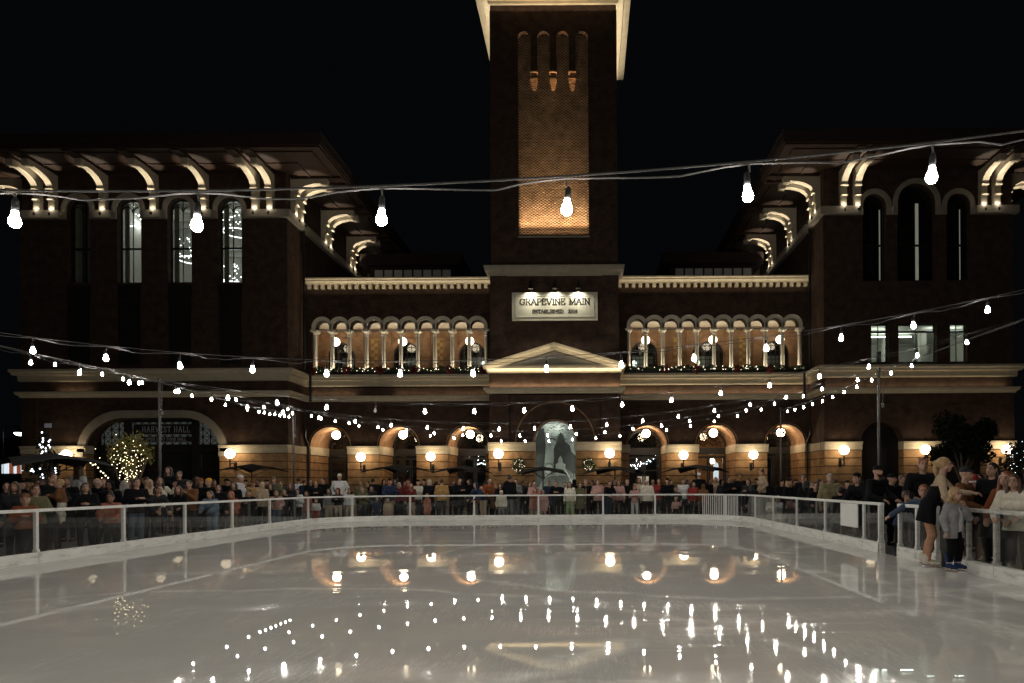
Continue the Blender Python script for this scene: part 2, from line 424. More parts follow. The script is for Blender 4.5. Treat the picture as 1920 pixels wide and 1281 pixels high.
barrier('rink_gate', 'white picket gate set in the far right corner of the rink barrier', right_arc[5:11],
        [(*right_arc[8], .04)], glass=False, pickets=[right_arc[5]] + [((right_arc[i][0] * (1 - f) + right_arc[i + 1][0] * f), (right_arc[i][1] * (1 - f) + right_arc[i + 1][1] * f)) for i in range(5, 10) for f in (.25, .5, .75, 1)])
barrier('rink_barrier', 'white glazed rink barrier on the right that carries the blank square notice', right_arc[10:] + [(XR, 13.85)],
        [(XR, XR * 1280 / (x - 1100), .025) for x in (1416, 1450, 1494, 1547, 1620)] + [(XR, 13.93, .05)])
barrier('rink_barrier', 'short glazed barrier section just behind the skating woman in black', [(XR, 13.12), (XR, 11.66)],
        [(XR, 13.08, .03), (XR, 12.39, .03), (XR, 11.7, .03)])
barrier('rink_barrier', 'scuffed grey glazed barrier beside the small girl in blue skates', [(XR, 11.3), (XR, -12)],
        [(XR, 11.25, .03), (XR, 10.72, .03), (XR, 10.0, .035), (XR, 8.6, .03), (XR, 6.5, .03), (XR, 4, .03)], post_m='fence_grey', rail_m='fence_grey')
b = MB(); b.box(XR - .075, XR - .055, 14.95, 15.95, .44, .96)
for yy in (15.0, 15.9):
    for zz in (.48, .92): b.tube([(XR - .085, yy, zz), (XR - .05, yy, zz)], .012, 8)
o = b.build('notice_board', M['paper']); tag(o, 'blank pale square notice fixed to the right rink barrier', 'notice')

# ================================================================== architecture helpers
BXC = -1.93
def apts(w, kind, n=18, stilt=0., r=1.4, rise=None):
    """points of an arch head relative to (centre, spring), from left to right"""
    h = w / 2
    if kind == 'flat': return [(-h, 0), (h, 0)]
    if kind == 'basket':
        L = [(-h + r - r * math.cos(PI / 2 * i / 8), (rise or r) * math.sin(PI / 2 * i / 8)) for i in range(9)]
        return L + [(-x, z) for x, z in L[::-1]]
    L = [(-h * math.cos(PI * i / n), stilt + h * math.sin(PI * i / n)) for i in range(n + 1)]
    return ([(-h, 0)] + L + [(h, 0)]) if stilt else L

def wall(mb, x0, x1, z0, z1, y, ops, depth, cap=True):
    cur = x0
    for o in sorted(ops, key=lambda o: o['xc']):
        xc, w_, zb, zs = o['xc'], o['w'], o['zb'], o['zs']
        l, r = xc - w_ / 2, xc + w_ / 2
        mb.quad((cur, y, z0), (l, y, z0), (l, y, z1), (cur, y, z1))
        if zb > z0: mb.quad((l, y, z0), (r, y, z0), (r, y, zb), (l, y, zb))
        A = [(xc + dx, zs + dz) for dx, dz in apts(w_, o.get('kind', 'round'), stilt=o.get('stilt', 0), r=o.get('r', 1.4), rise=o.get('rise'))]
        for (xa, za), (xb, zb2) in zip(A, A[1:]):
            if abs(xb - xa) > 1e-6: mb.quad((xa, y, za), (xb, y, zb2), (xb, y, z1), (xa, y, z1))
            if not o.get('nohead'): mb.quad((xa, y, za), (xa, y + depth, za), (xb, y + depth, zb2), (xb, y, zb2))
        mb.quad((l, y, zb), (l, y + depth, zb), (l, y + depth, zs), (l, y, zs))
        mb.quad((r, y, zb), (r, y + depth, zb), (r, y + depth, zs), (r, y, zs))
        if not o.get('nosill'): mb.quad((l, y, zb), (r, y, zb), (r, y + depth, zb), (l, y + depth, zb))
        cur = r
    mb.quad((cur, y, z0), (x1, y, z0), (x1, y, z1), (cur, y, z1))
    return mb

def ring(mb, xc, zs, wi, wo, y0, y1, kind='round', stilt=0., r=1.4, rise=None, ro=None, riseo=None):
    A = apts(wi, kind, stilt=stilt, r=r, rise=rise); B = apts(wo, kind, stilt=stilt, r=ro or r, rise=riseo)
    n = len(A); vs = []
    for (ax, az), (bx, bz) in zip(A, B):
        vs += [(xc + ax, y0, zs + az), (xc + bx, y0, zs + bz), (xc + bx, y1, zs + bz), (xc + ax, y1, zs + az)]
    fs = []
    for i in range(n - 1):
        for j in range(4): fs.append([4 * i + j, 4 * i + (j + 1) % 4, 4 * i + 4 + (j + 1) % 4, 4 * i + 4 + j])
    fs += [[0, 1, 2, 3], [4 * n - 4 + j for j in (3, 2, 1, 0)]]
    mb.add(vs, fs); return mb

def window(parent, xc, y, w_, zb, zs, kind='flat', cols=2, rails=(), rows=0, name='window', fw=.06, tracery=False, pane='pane', fm='frame'):
    b = MB(); h = w_ / 2
    b.box(xc - h, xc - h + fw, y - .05, y + .05, zb, zs); b.box(xc + h - fw, xc + h, y - .05, y + .05, zb, zs)
    b.box(xc - h + fw, xc + h - fw, y - .05, y + .05, zb, zb + fw)
    if kind == 'flat': b.box(xc - h + fw, xc + h - fw, y - .05, y + .05, zs - fw, zs)
    else: ring(b, xc, zs, w_ - 2 * fw, w_, y - .05, y + .05)
    def top(x):
        d = abs(x - xc)
        return zs - fw if kind == 'flat' else zs + math.sqrt(max(0, (h - fw) ** 2 - d * d))
    for i in range(1, cols):
        x = xc - h + w_ * i / cols
        b.box(x - .018, x + .018, y - .035, y + .035, zb + fw, top(x))
    for z in rails: b.box(xc - h + fw, xc + h - fw, y - .055, y + .055, z - .055, z + .055)
    if rows:
        zt = zs + (h if kind != 'flat' else 0)
        for i in range(1, rows):
            z = zb + (zt - zb) * i / rows
            hh = h - fw if z < zs else math.sqrt(max(0, (h - fw) ** 2 - (z - zs) ** 2))
            b.box(xc - hh, xc + hh, y - .03, y + .03, z - .015, z + .015)
    if tracery:
        ring(b, xc - h / 2, zs, h - .10, h - .02, y - .04, y + .04); ring(b, xc + h / 2, zs, h - .10, h - .02, y - .04, y + .04)
        b.tube([(xc + .24 * h * math.cos(a), y, zs + .66 * h + .24 * h * math.sin(a)) for a in np.linspace(0, 2 * PI, 15)], .018, 4, False)
    f = b.build(name, M[fm], parent)
    p = MB()
    if kind == 'flat': p.box(xc - h + fw, xc + h - fw, y - .006, y + .006, zb + fw, zs - fw)
    else:
        poly = [(xc - h + fw, zb + fw), (xc + h - fw, zb + fw)] + [(xc + dx, zs + dz) for dx, dz in apts(w_ - 2 * fw, 'round')][::-1]
        p.prism_y(poly, y - .006, y + .006)
    p.build('pane', M[pane], f)
    return f

def bracket(parent, bx, by, out, wd=.40, z0=18.845, zt=21.24, reach=2.35):
    """scrolled eave bracket; out = unit plan vector away from the wall"""
    prof = [(0, z0), (.30, z0), (.30, z0 + .58), (.40, z0 + .60), (.40, z0 + .66), (.33, z0 + .68), (.33, z0 + 1.18), (.44, z0 + 1.20), (.44, z0 + 1.25), (.50, z0 + 1.27), (.50, z0 + 1.33)]
    cx, cz = reach - .42, z0 + 1.33
    rx, rz = cx - .47, zt - .40 - cz
    for i in range(0, 11):
        a = PI / 2 * i / 10
        prof.append((cx - rx * math.cos(a), cz + rz * math.sin(a)))
    prof += [(cx + .02, zt - .50), (reach, zt - .50), (reach, zt), (0, zt)]
    px, py = out[1], -out[0]
    b = MB()
    f = lambda s: (lambda d, z: (bx + out[0] * d + px * s, by + out[1] * d + py * s, z))
    b.prism(prof, f(-wd / 2), f(wd / 2))
    for z, d in ((z0 + .595, .42), (z0 + 1.195, .47)):   # mouldings wrap round the leg
        b.prism([(0, z), (d, z), (d + .02, z + .06), (0, z + .06)], f(-wd / 2 - .035), f(wd / 2 + .035))
    o = b.build('eave_bracket', M['stone'], parent)
    u = MB(); c = (bx + out[0] * .50, by + out[1] * .50)
    u.lathe([(.03, z0 - .40), (.06, z0 - .38), (.065, z0 - .25), (.05, z0 - .23)], c[0], c[1], 10)
    u.build('uplight', M['dark'], o)
    light('SPOT', (c[0], c[1], z0 - .20), 300, (1, .88, .70), .03, aim=(bx + out[0] * 1.08, by + out[1] * 1.08, z0 + 1.9), spot=50, blend=.5, name='bracket_uplight_beam')
    light('POINT', (bx + out[0] * .40, by + out[1] * .40, z0 + .06), 4, (1, .88, .70), .02, name='bracket_uplight_spill')
    return o

def strip(x0, x1, y, z, power, tilt=0., col=(1, .80, .52), wd=.03, name='cove_led'):
    """LED line along X shining up; tilt > 0 leans it back to the wall (+Y)"""
    return light('AREA', ((x0 + x1) / 2, y, z), power, col, sx=abs(x1 - x0), sy=wd, rot=(PI - tilt, 0, 0), name=name)

BELT_UP = [(0, 8.08), (.16, 8.08), (.19, 8.16), (.19, 8.46), (.40, 8.47), (.44, 8.60), (.52, 8.68), (.52, 8.80), (.48, 8.83), (0, 8.84)]
BELT_LO = [(0, 7.07), (.12, 7.07), (.15, 7.18), (.28, 7.24), (.32, 7.36), (.32, 7.43), (0, 7.45)]
def rust(mb, x0, x1, y0, y1, z0=-.06, z1=3.50, n=7):
    h = (z1 - z0) / n
    for i in range(n): mb.box(x0, x1, y0, y1, z0 + i * h + .03, z0 + (i + 1) * h - .025)

WF = 43.2   # front plane of wings and tower

# ================================================================== wings
def wing(label, x0, x1, side, ups, mids, grounds, fronts):
    """side = +1: inner side faces +X (left wing), -1: inner side faces -X"""
    t = thing('brick_wing', label, 'building', ((x0 + x1) / 2, WF, -.06))
    b = MB()
    wall(b, x0, x1, -.06, 8.0, WF, grounds, .9)
    wall(b, x0, x1, 8.0, 13.3, WF, mids, .5)
    wall(b, x0, x1, 13.3, 21.3, WF, ups, .5)
    YB = 68
    for x in (x0, x1): b.quad((x, WF, -.06), (x, YB, -.06), (x, YB, 21.3), (x, WF, 21.3))
    b.quad((x0, YB, -.06), (x1, YB, -.06), (x1, YB, 21.3), (x0, YB, 21.3))
    # corner pilasters
    for x, s in ((x0, 1), (x1, -1)):
        b.box(x - s * .06, x + s * .9, WF - .06, WF + .9, 8.85, 18.3)
        b.box(x - s * .06, x + s * .9, WF - .06, WF + .9, 4.05, 7.05)
    b.build('wall', M['brick'], t)
    path = [(x0, YB), (x0, WF), (x1, WF), (x1, WF + .02)] if side > 0 else [(x0, WF + .02), (x0, WF), (x1, WF), (x1, YB)]
    for prof, nm in ((BELT_UP, 'belt_cornice'), (BELT_LO, 'belt_course')):
        q = MB(); q.sweep(path, prof); q.build(nm, M['stone'], t)
    # rusticated base and stone band
    cur = x0 - .06
    for o in sorted(grounds, key=lambda o: o['xc']) + [None]:
        e = o['xc'] - o['w'] / 2 + .03 if o else x1 + .06
        q = MB(); s_ = MB()
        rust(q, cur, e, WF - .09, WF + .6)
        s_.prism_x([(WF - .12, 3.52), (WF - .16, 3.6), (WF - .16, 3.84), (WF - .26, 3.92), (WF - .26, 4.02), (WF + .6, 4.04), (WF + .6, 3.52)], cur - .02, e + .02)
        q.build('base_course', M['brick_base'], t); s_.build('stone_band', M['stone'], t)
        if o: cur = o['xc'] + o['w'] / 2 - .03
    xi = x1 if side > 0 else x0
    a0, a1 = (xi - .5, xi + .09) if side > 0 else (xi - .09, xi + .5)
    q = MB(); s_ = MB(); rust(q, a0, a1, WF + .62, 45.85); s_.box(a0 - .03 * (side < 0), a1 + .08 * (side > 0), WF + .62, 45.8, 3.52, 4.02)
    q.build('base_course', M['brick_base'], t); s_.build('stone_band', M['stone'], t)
    # string course on which the brackets stand, broken by the window hoods
    cur = x0 - .3
    for o in sorted(ups, key=lambda o: o['xc']) + [None]:
        if o and o['zs'] < 15: continue
        e = o['xc'] - o['w'] / 2 - .30 if o else x1 + .3
        s_ = MB(); s_.box(cur, e, WF - .30, WF + .1, 18.36, 18.84); s_.build('string_course', M['stone_dark'], t)
        if o: cur = o['xc'] + o['w'] / 2 + .30
    s_ = MB(); s_.box(*((x1 - .1, x1 + .3) if side > 0 else (x0 - .3, x0 + .1)), WF + .12, YB, 18.36, 18.84)
    s_.build('string_course', M['stone_dark'], t)
    for o in ups:
        if o['zs'] < 15: continue
        h = MB(); ring(h, o['xc'], o['zs'], o['w'] + .01, o['w'] + .60, WF - .12, WF + .2, stilt=o.get('stilt', 0))
        for s in (-1, 1): h.box(*sorted((o['xc'] + s * (o['w'] / 2 + .005), o['xc'] + s * (o['w'] / 2 + .298))), WF - .12, WF + .2, 18.36, o['zs'] - .002)
        h.build('window_hood', M['stone_dark'], t)
    # roof: boarded soffit, fascia and a low hip
    r = MB(); r.box(x0 - 3.5, x1 + 3.5, WF - 3.5, YB + 3.5, 21.27, 21.40)
    for i, (e, hh) in enumerate(((.10, .10), (.75, .07), (2.2, .06))):
        A0, A1, B0, B1 = x0 - 3.5 + e, x1 + 3.5 - e, WF - 3.5 + e, YB + 3.5 - e
        for q_ in ((A0, A1, B0, B0 + .14), (A0, A0 + .14, B0 + .142, B1), (A1 - .14, A1, B0 + .142, B1)): r.box(*q_, 21.27 - hh, 21.268)
    sof = r.build('soffit', M['soffit'], t)
    r = MB(); r.box(x0 - 3.56, x1 + 3.56, WF - 3.56, YB + 3.56, 21.41, 21.95)
    cx, cy = (x0 + x1) / 2, (WF + YB) / 2
    A = [(x0 - 3.6, WF - 3.6, 21.96), (x1 + 3.6, WF - 3.6, 21.96), (x1 + 3.6, YB + 3.6, 21.96), (x0 - 3.6, YB + 3.6, 21.96), (cx - 2, cy, 25), (cx + 2, cy, 25)]
    r.add(A, [[0, 1, 5, 4], [1, 2, 5], [2, 3, 4, 5], [3, 0, 4], [3, 2, 1, 0]])
    r.build('roof', M['roof'], t)
    for x in fronts:
        bracket(t, x, WF, (0, -1))
        q = MB(); q.box(x - .27, x + .27, WF - 3.3, WF - .05, 21.10, 21.262); q.build('soffit_beam', M['soffit'], sof)
    for y in (44.0, 44.95, 49.0, 49.95, 54.2, 55.15, 59.4, 60.35, 64.6):
        bracket(t, xi, y, (side, 0))
        q = MB(); q.box(*sorted((xi + side * .05, xi + side * 3.3)), y - .27, y + .27, 21.10, 21.262); q.build('soffit_beam', M['soffit'], sof)
    xo = x0 if side > 0 else x1
    for y in (44.0, 44.95):
        bracket(t, xo, y, (-side, 0))
    # drain pipe beside the inner corner
    q = MB(); xp = xi + side * .22
    q.tube([(xp, 45.3, 18.3), (xp, 45.3, 9.0)], .085, 8); q.tube([(xp + side * .42, 45.2, 8.95), (xp + side * .42, 45.2, 7.0)], .085, 8); q.tube([(xp, 45.3, 6.98), (xp, 45.3, 4.6), (xp + side * .25, 45.2, 4.1), (xp + side * .25, 45.2, 0)], .085, 8)
    q.build('drain_pipe', M['dark'], t)
    return t

LX0, LX1 = -35.64, -18.9
lhood = [-32.06, -28.87, -25.68, -22.48]
ups = [dict(xc=x, w=1.52, zb=14.35, zs=18.94) for x in lhood]
left = wing('dark brick wing with four tall arched windows and a wide low archway', LX0, LX1, 1, ups, [], [dict(xc=-27.4, w=8.5, zb=-.06, zs=3.62, kind='basket', r=2.3, rise=2.15)],
            [P(x, 390, 42.9)[0] + .04 for x in (67, 95, 190, 285, 380, 476, 504)])
# tall recessed bays below the arched windows, seen as dark slots
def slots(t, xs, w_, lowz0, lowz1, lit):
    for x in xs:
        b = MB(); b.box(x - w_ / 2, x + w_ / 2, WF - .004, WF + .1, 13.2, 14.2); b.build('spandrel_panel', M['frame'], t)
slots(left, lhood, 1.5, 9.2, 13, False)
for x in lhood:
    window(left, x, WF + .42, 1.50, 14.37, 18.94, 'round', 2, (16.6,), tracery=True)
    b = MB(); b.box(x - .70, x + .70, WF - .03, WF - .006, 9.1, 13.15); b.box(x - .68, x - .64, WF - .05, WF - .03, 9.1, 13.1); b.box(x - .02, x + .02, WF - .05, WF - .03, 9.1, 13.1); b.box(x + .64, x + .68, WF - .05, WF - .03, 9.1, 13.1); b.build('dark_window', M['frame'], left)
# hood of the wide archway
h = MB(); ring(h, -27.4, 3.62, 8.52, 9.5, WF - .16, WF + .3, 'basket', r=2.3, rise=2.15, ro=2.75, riseo=2.62)
for s in (-1, 1): h.box(*sorted((-27.4 + s * 4.26, -27.4 + s * 4.74)), WF - .30, WF + .3, 3.3, 3.615)
h.build('arch_hood', M['stone_dark'], left)
# lattice transom, doors and sign of the archway
b = MB(); y = WF + .85
zt, zb_ = 5.62, 4.12
for x in np.arange(-31.6, -23.1, .49):
    b.box(x - .02, x + .02, y - .03, y + .03, zb_, zt + .1)
    if x < -23.6:
        for z in (4.12, 4.62, 5.12):
            for s in (0, 1):
                b.tube([(x, y, z + .5 * s), (x + .49, y, z + .5 * (1 - s))], .022, 4, False)
for z in (4.12, 4.62, 5.12, 5.62): b.box(-31.6, -23.2, y - .032, y + .032, z - .022, z + .022)
for x in (-29.55, -25.2): b.box(x - .22, x + .22, y - .12, y + .06, -.06, 5.7)
b.box(-31.6, -23.2, y - .1, y + .05, 3.62, 4.08)
b.build('lattice_transom', M['frame'], left)
b = MB(); b.box(-31.7, -23.1, y + .10, y + .112, .0, 5.75); b.build('archway_glass', M['pane'], left)
for x in (-30.6, -27.4, -24.2):
    d = MB()
    for s in (-1, 1):
        a0, a1 = sorted((x + s * .03, x + s * .86))
        d.box(a0, a0 + .09, y - .03, y + .05, 0, 2.5); d.box(a1 - .09, a1, y - .03, y + .05, 0, 2.5)
        d.box(a0 + .09, a1 - .09, y - .03, y + .05, 2.4, 2.5); d.box(a0 + .09, a1 - .09, y - .03, y + .05, 0, .25)
    d.box(x - .9, x + .9, y - .04, y + .06, 2.502, 2.6)
    dd = d.build('door', M['frame'], left)
    hnd = MB(); hnd.tube([(x - .1, y - .09, .8), (x - .1, y - .09, 1.7)], .02, 6); hnd.build('handle', M['pole'], dd)
# dim hall behind the archway
b = MB(); b.box(-32, -22.8, y + .4, y + 6, -.05, 6.0); o = b.build('hall_interior', M['black_room'], left)
b = MB(); b.box(-31.5, -23.3, y + .3, y + .34, 4.15, 5.6); b.build('transom_light', emit('dim_transom_glow', (.8, .86, .82), .045), left)
# room with hanging ring lights behind the arched windows
def room(parent, x0, x1, y0, y1, z0, z1, m='room'):
    b = MB()
    b.quad((x0, y1, z0), (x1, y1, z0), (x1, y1, z1), (x0, y1, z1)); b.quad((x0, y0, z0), (x0, y1, z0), (x0, y1, z1), (x0, y0, z1))
    b.quad((x1, y0, z0), (x1, y1, z0), (x1, y1, z1), (x1, y0, z1)); b.quad((x0, y0, z1), (x1, y0, z1), (x1, y1, z1), (x0, y1, z1))
    b.quad((x0, y0, z0), (x1, y0, z0), (x1, y1, z0), (x0, y1, z0))
    return b.build('interior_room', M[m], parent)
rm = room(left, -30.4, -20.2, WF + .62, WF + 7, 13.9, 20.6)
b = MB()   # coffered ceiling beams and a cornice inside
for i in range(4): b.box(-30.3, -20.3, WF + 1.5 + i * 1.6, WF + 1.8 + i * 1.6, 20.2, 20.55)
b.box(-30.3, -20.3, WF + 6.7, WF + 6.95, 18.2, 18.5); b.box(-30.3, -20.3, WF + 6.8, WF + 6.95, 16.4, 16.5)
b.build('ceiling_beam', M['room'], rm)
for x in lhood:   # drawn-back curtains
    for s in (-1, 1):
        c = MB(); n = 14; w0 = .34 if (x, s) not in ((lhood[0], 1), (lhood[0], -1)) else .66
        xs = [x + s * (.74 - w0 * i / n) for i in range(n + 1)]
        vs = []
        for i, xx in enumerate(xs): vs += [(xx, WF + .70 + .05 * math.sin(i * 1.7), 14.4), (xx, WF + .72 + .05 * math.sin(i * 1.7), 19.6)]
        c.add(vs, [[2 * i, 2 * i + 2, 2 * i + 3, 2 * i + 1] for i in range(n)]); c.build('curtain', M['stone_dark'], left)
def chandelier(x, y, z, r, label):
    t = thing('ring_chandelier', label, 'chandelier', (x, y, z), 'ring chandeliers behind the arched windows')
    b = MB(); n = 28
    b.tube([(x + r * math.cos(2 * PI * i / n), y + r * math.sin(2 * PI * i / n), z) for i in range(n + 1)], .035, 6, False); b.build('light_ring', M['chand'], t, True)
    b = MB()
    for i in range(3): a = 2 * PI * i / 3; b.tube([(x + r * math.cos(a), y + r * math.sin(a), z), (x, y, 20.2)], .006, 4)
    b.build('suspension_wire', M['dark'], t)
    b = MB()
    for i in range(34):
        a = random.uniform(0, 2 * PI); q = r * math.sqrt(random.random())
        b.ball((x + q * math.cos(a), y + q * math.sin(a), z + random.uniform(.12, 1.5)), .03, 6, 4)
    b.build('drop_light', M['chand_drop'], t, True)['kind'] = 'stuff'
    light('POINT', (x, y, z + .4), 26, (.95, 1, .96), .3, name='chandelier_glow')
chandelier(*P(262, 434, 46.4), .95, 'bright ring chandelier high in the second arched window of the left wing')
chandelier(*P(360, 488, 46.6), .85, 'lower ring chandelier in the third arched window of the left wing')
chandelier(*P(447, 437, 46.4), .95, 'bright ring chandelier high in the fourth arched window of the left wing')
chandelier(*P(441, 534, 46.2), .8, 'lowest ring chandelier near the sill of the fourth arched window')

RX0, RX1 = 15.1, 27.0
rups = [dict(xc=18.3, w=1.5, zb=14.2, zs=18.94), dict(xc=20.95, w=2.4, zb=14.2, zs=18.94, stilt=.2), dict(xc=23.6, w=1.5, zb=14.2, zs=18.94)]
mids = [dict(xc=18.62, w=1.1, zb=9.05, zs=11.5, kind='flat'), dict(xc=21.0, w=2.42, zb=9.05, zs=11.5, kind='flat'), dict(xc=23.6, w=1.1, zb=9.05, zs=11.5, kind='flat')]
right = wing('dark brick wing with lit office windows under a triple arched window', RX0, RX1, -1, rups, mids,
             [dict(xc=18.7, w=2.7, zb=-.06, zs=3.95), dict(xc=23.95, w=2.7, zb=-.06, zs=3.95)], [P(x, 380, 42.9)[0] - .03 for x in (1583, 1609, 1846, 1871)])
for o in rups: window(right, o['xc'], WF + .42, o['w'], 14.22, 18.94, 'round', 2, (16.55,), tracery=o['w'] < 2)
for o, c in zip(mids, (2, 2, 2)): window(right, o['xc'], WF + .35, o['w'], 9.06, 11.49, 'flat', c, (11.02,))
rm = room(right, 17.2, 25.4, WF + .52, WF + 7, 8.9, 11.6)
for x0_, x1_, y_ in ((18.0, 20.6, 45.2), (19.2, 22.2, 46.6), (17.6, 20.0, 47.9), (22.4, 24.8, 45.0)):
    b = MB(); b.box(x0_, x1_, y_ - .05, y_ + .05, 11.34, 11.40); b.build('strip_light', M['room_led'], rm)
b = MB(); b.box(22.35, 22.75, 45.6, 46.0, 8.92, 11.58); b.box(20.9, 21.2, 48, 48.3, 8.92, 11.58); b.build('office_column', M['room'], rm)
b = MB(); b.box(21.3, 22.3, 49.8, 50.05, 8.92, 11.0); b.build('office_door', M['frame'], rm)
room(right, 17.2, 25.4, WF + .52, WF + 5, 13.9, 20.6, 'black_room')
# narrow gaps of light between the drawn curtains upstairs
for x, w_ in ((18.86, .035), (21.25, .10), (24.0, .025)):
    b = MB(); b.box(x - w_, x + w_, WF + .55, WF + .58, 14.4, 18.9 if w_ < .09 else 19.3); b.build('curtain_gap', M['room_gap'] if 'room_gap' in M else M.setdefault('room_gap', emit('lit_curtain_gap', (1, .93, .74), .17)), right)
for x in (18.7, 23.95):
    b = MB(); b.box(x - 1.4, x + 1.4, WF + .7, WF + .75, 0, 5.4); b.build('arch_door', M['frame'], right)
    h = MB(); ring(h, x, 3.95, 2.71, 2.95, WF - .05, WF + .2); ring(h, x, 3.95, 4.9, 5.05, WF - .03, WF + .1); h.build('arch_ring', M['brick'], right)

# ================================================================== middle building with arcades
mid = thing('arcade_building', 'low brick building with two rows of lit arches joining tower and wings', 'building', (BXC, 46, -.06))
YM = 46.0
TL, TR = -5.95, 2.02
LA = [-17.3, -12.67, -8.03]; RA = [4.13, 8.78, 13.43]
b = MB(); b2 = MB(); b3 = MB()
base = MB(); band = MB()
NC = 10; PITCH = 1.159
lcols = [-18.33 + PITCH * i for i in range(11)]; rcols = [2.88 + PITCH * i for i in range(11)]
for x0, x1, arches, cols in ((LX1, TL, LA, lcols), (TR, RX0, RA, rcols)):
    g_ops = [dict(xc=x, w=2.6, zb=-.06, zs=4.08) for x in arches]
    wall(b, x0, x1, -.06, 8.0, YM, g_ops, 3.3)
    b.quad((x0, YM + 3.31, 5.2), (x1, YM + 3.31, 5.2), (x1, YM + 3.31, 8), (x0, YM + 3.31, 8))
    a_ops = [dict(xc=(c0 + c1) / 2, w=.90, zb=11.93, zs=11.93, stilt=.17) for c0, c1 in zip(cols, cols[1:])]
    # arcade wall above the columns, and solid ends
    wall(b, cols[0] - .01, cols[-1] + .01, 11.93, 14.9, YM, a_ops, .62)
    b.box(x0, cols[0] - .08, YM, YM + .62, 8.0, 11.925); b.box(cols[-1] + .08, x1, YM, YM + .62, 8.0, 11.925)
    b.quad((x0, YM, 11.925), (cols[0] - .01, YM, 11.925), (cols[0] - .01, YM, 14.9), (x0, YM, 14.9))
    b.quad((cols[-1] + .01, YM, 11.925), (x1, YM, 11.925), (x1, YM, 14.9), (cols[-1] + .01, YM, 14.9))
    # shallow recessed field in the brick above
    b.box(x0 + .5, x1 - .4, YM - .03, YM - .001, 12.95, 13.02); b.box(x0 + .5, x1 - .4, YM - .03, YM - .001, 14.2, 14.27)
    cur = x0 + .01
    for xa in arches + [None]:
        e = xa - 1.27 if xa is not None else x1 - .01
        base = MB(); band = MB()
        rust(base, cur, e, YM - .09, YM + 3.25)
        band.prism_x([(YM - .12, 3.52), (YM - .16, 3.6), (YM - .16, 3.86), (YM - .26, 3.94), (YM - .26, 4.06), (YM + 3.2, 4.08), (YM + 3.2, 3.52)], cur - .02, e + .06)
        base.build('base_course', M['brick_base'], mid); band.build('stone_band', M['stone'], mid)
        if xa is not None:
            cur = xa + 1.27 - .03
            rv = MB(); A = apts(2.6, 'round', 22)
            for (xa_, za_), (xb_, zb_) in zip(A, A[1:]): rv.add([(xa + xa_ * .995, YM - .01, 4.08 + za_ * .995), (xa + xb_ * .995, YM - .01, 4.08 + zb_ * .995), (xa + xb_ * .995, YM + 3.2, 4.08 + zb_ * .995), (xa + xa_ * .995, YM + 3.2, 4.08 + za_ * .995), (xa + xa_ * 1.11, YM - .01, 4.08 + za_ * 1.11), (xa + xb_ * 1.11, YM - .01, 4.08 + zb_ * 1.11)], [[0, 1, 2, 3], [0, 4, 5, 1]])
            rv.build('arch_reveal', M['brick_warm'], mid)  # lighter than the wall brick: strong lamp light put into its colour
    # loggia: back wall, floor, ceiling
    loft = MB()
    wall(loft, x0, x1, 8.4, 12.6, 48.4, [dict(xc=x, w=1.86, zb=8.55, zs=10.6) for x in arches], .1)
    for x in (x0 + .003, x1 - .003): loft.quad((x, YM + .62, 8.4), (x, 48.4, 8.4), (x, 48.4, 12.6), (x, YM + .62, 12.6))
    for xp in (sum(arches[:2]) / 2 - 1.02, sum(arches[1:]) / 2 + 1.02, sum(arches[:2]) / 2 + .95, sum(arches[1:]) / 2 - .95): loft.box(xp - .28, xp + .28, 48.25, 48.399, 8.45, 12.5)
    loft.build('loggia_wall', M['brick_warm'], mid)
    b2.quad((x0, YM + .62, 12.53), (x1, YM + .62, 12.53), (x1, 48.4, 12.53), (x0, 48.4, 12.53))
    b3.quad((x0, YM, 8.45), (x1, YM, 8.45), (x1, 48.4, 8.45), (x0, 48.4, 8.45))
    b3.quad((x0, YM, 14.9), (x1, YM, 14.9), (x1, 62, 14.9), (x0, 62, 14.9))
b.build('wall', M['brick'], mid); b2.build('loggia_ceiling', M['white_stone'], mid); b3.build('floor_slab', M['stone_dark'], mid)
for path in ([(LX1, WF + .03), (LX1, YM), (TL + .02, YM)], [(TR - .02, YM), (RX0, YM), (RX0, WF + .03)]):
    for prof, nm in ((BELT_UP, 'belt_cornice'), (BELT_LO, 'belt_course')):
        q = MB(); q.sweep(path, prof); q.build(nm, M['stone'], mid)
CORN = [(0, 14.93), (.30, 14.93), (.34, 15.02), (.42, 15.08), (.42, 15.18), (.5, 15.22), (.5, 15.30), (0, 15.34)]
for x0, x1, y0 in ((LX1 + .05, TL + .02, 0), (TR - .02, RX0 - .05, 0)):
    q = MB(); q.sweep([(x0, YM), (x1, YM)], CORN); co_ = q.build('cornice', M['stone'], mid)
    n = 28
    for i in range(n):
        x = x0 + .3 + (x1 - x0 - .6) * i / (n - 1); q = MB(); q.box(x - .11, x + .11, YM - .28, YM - .001, 14.62, 14.925); q.build('dentil', M['stone'], co_)
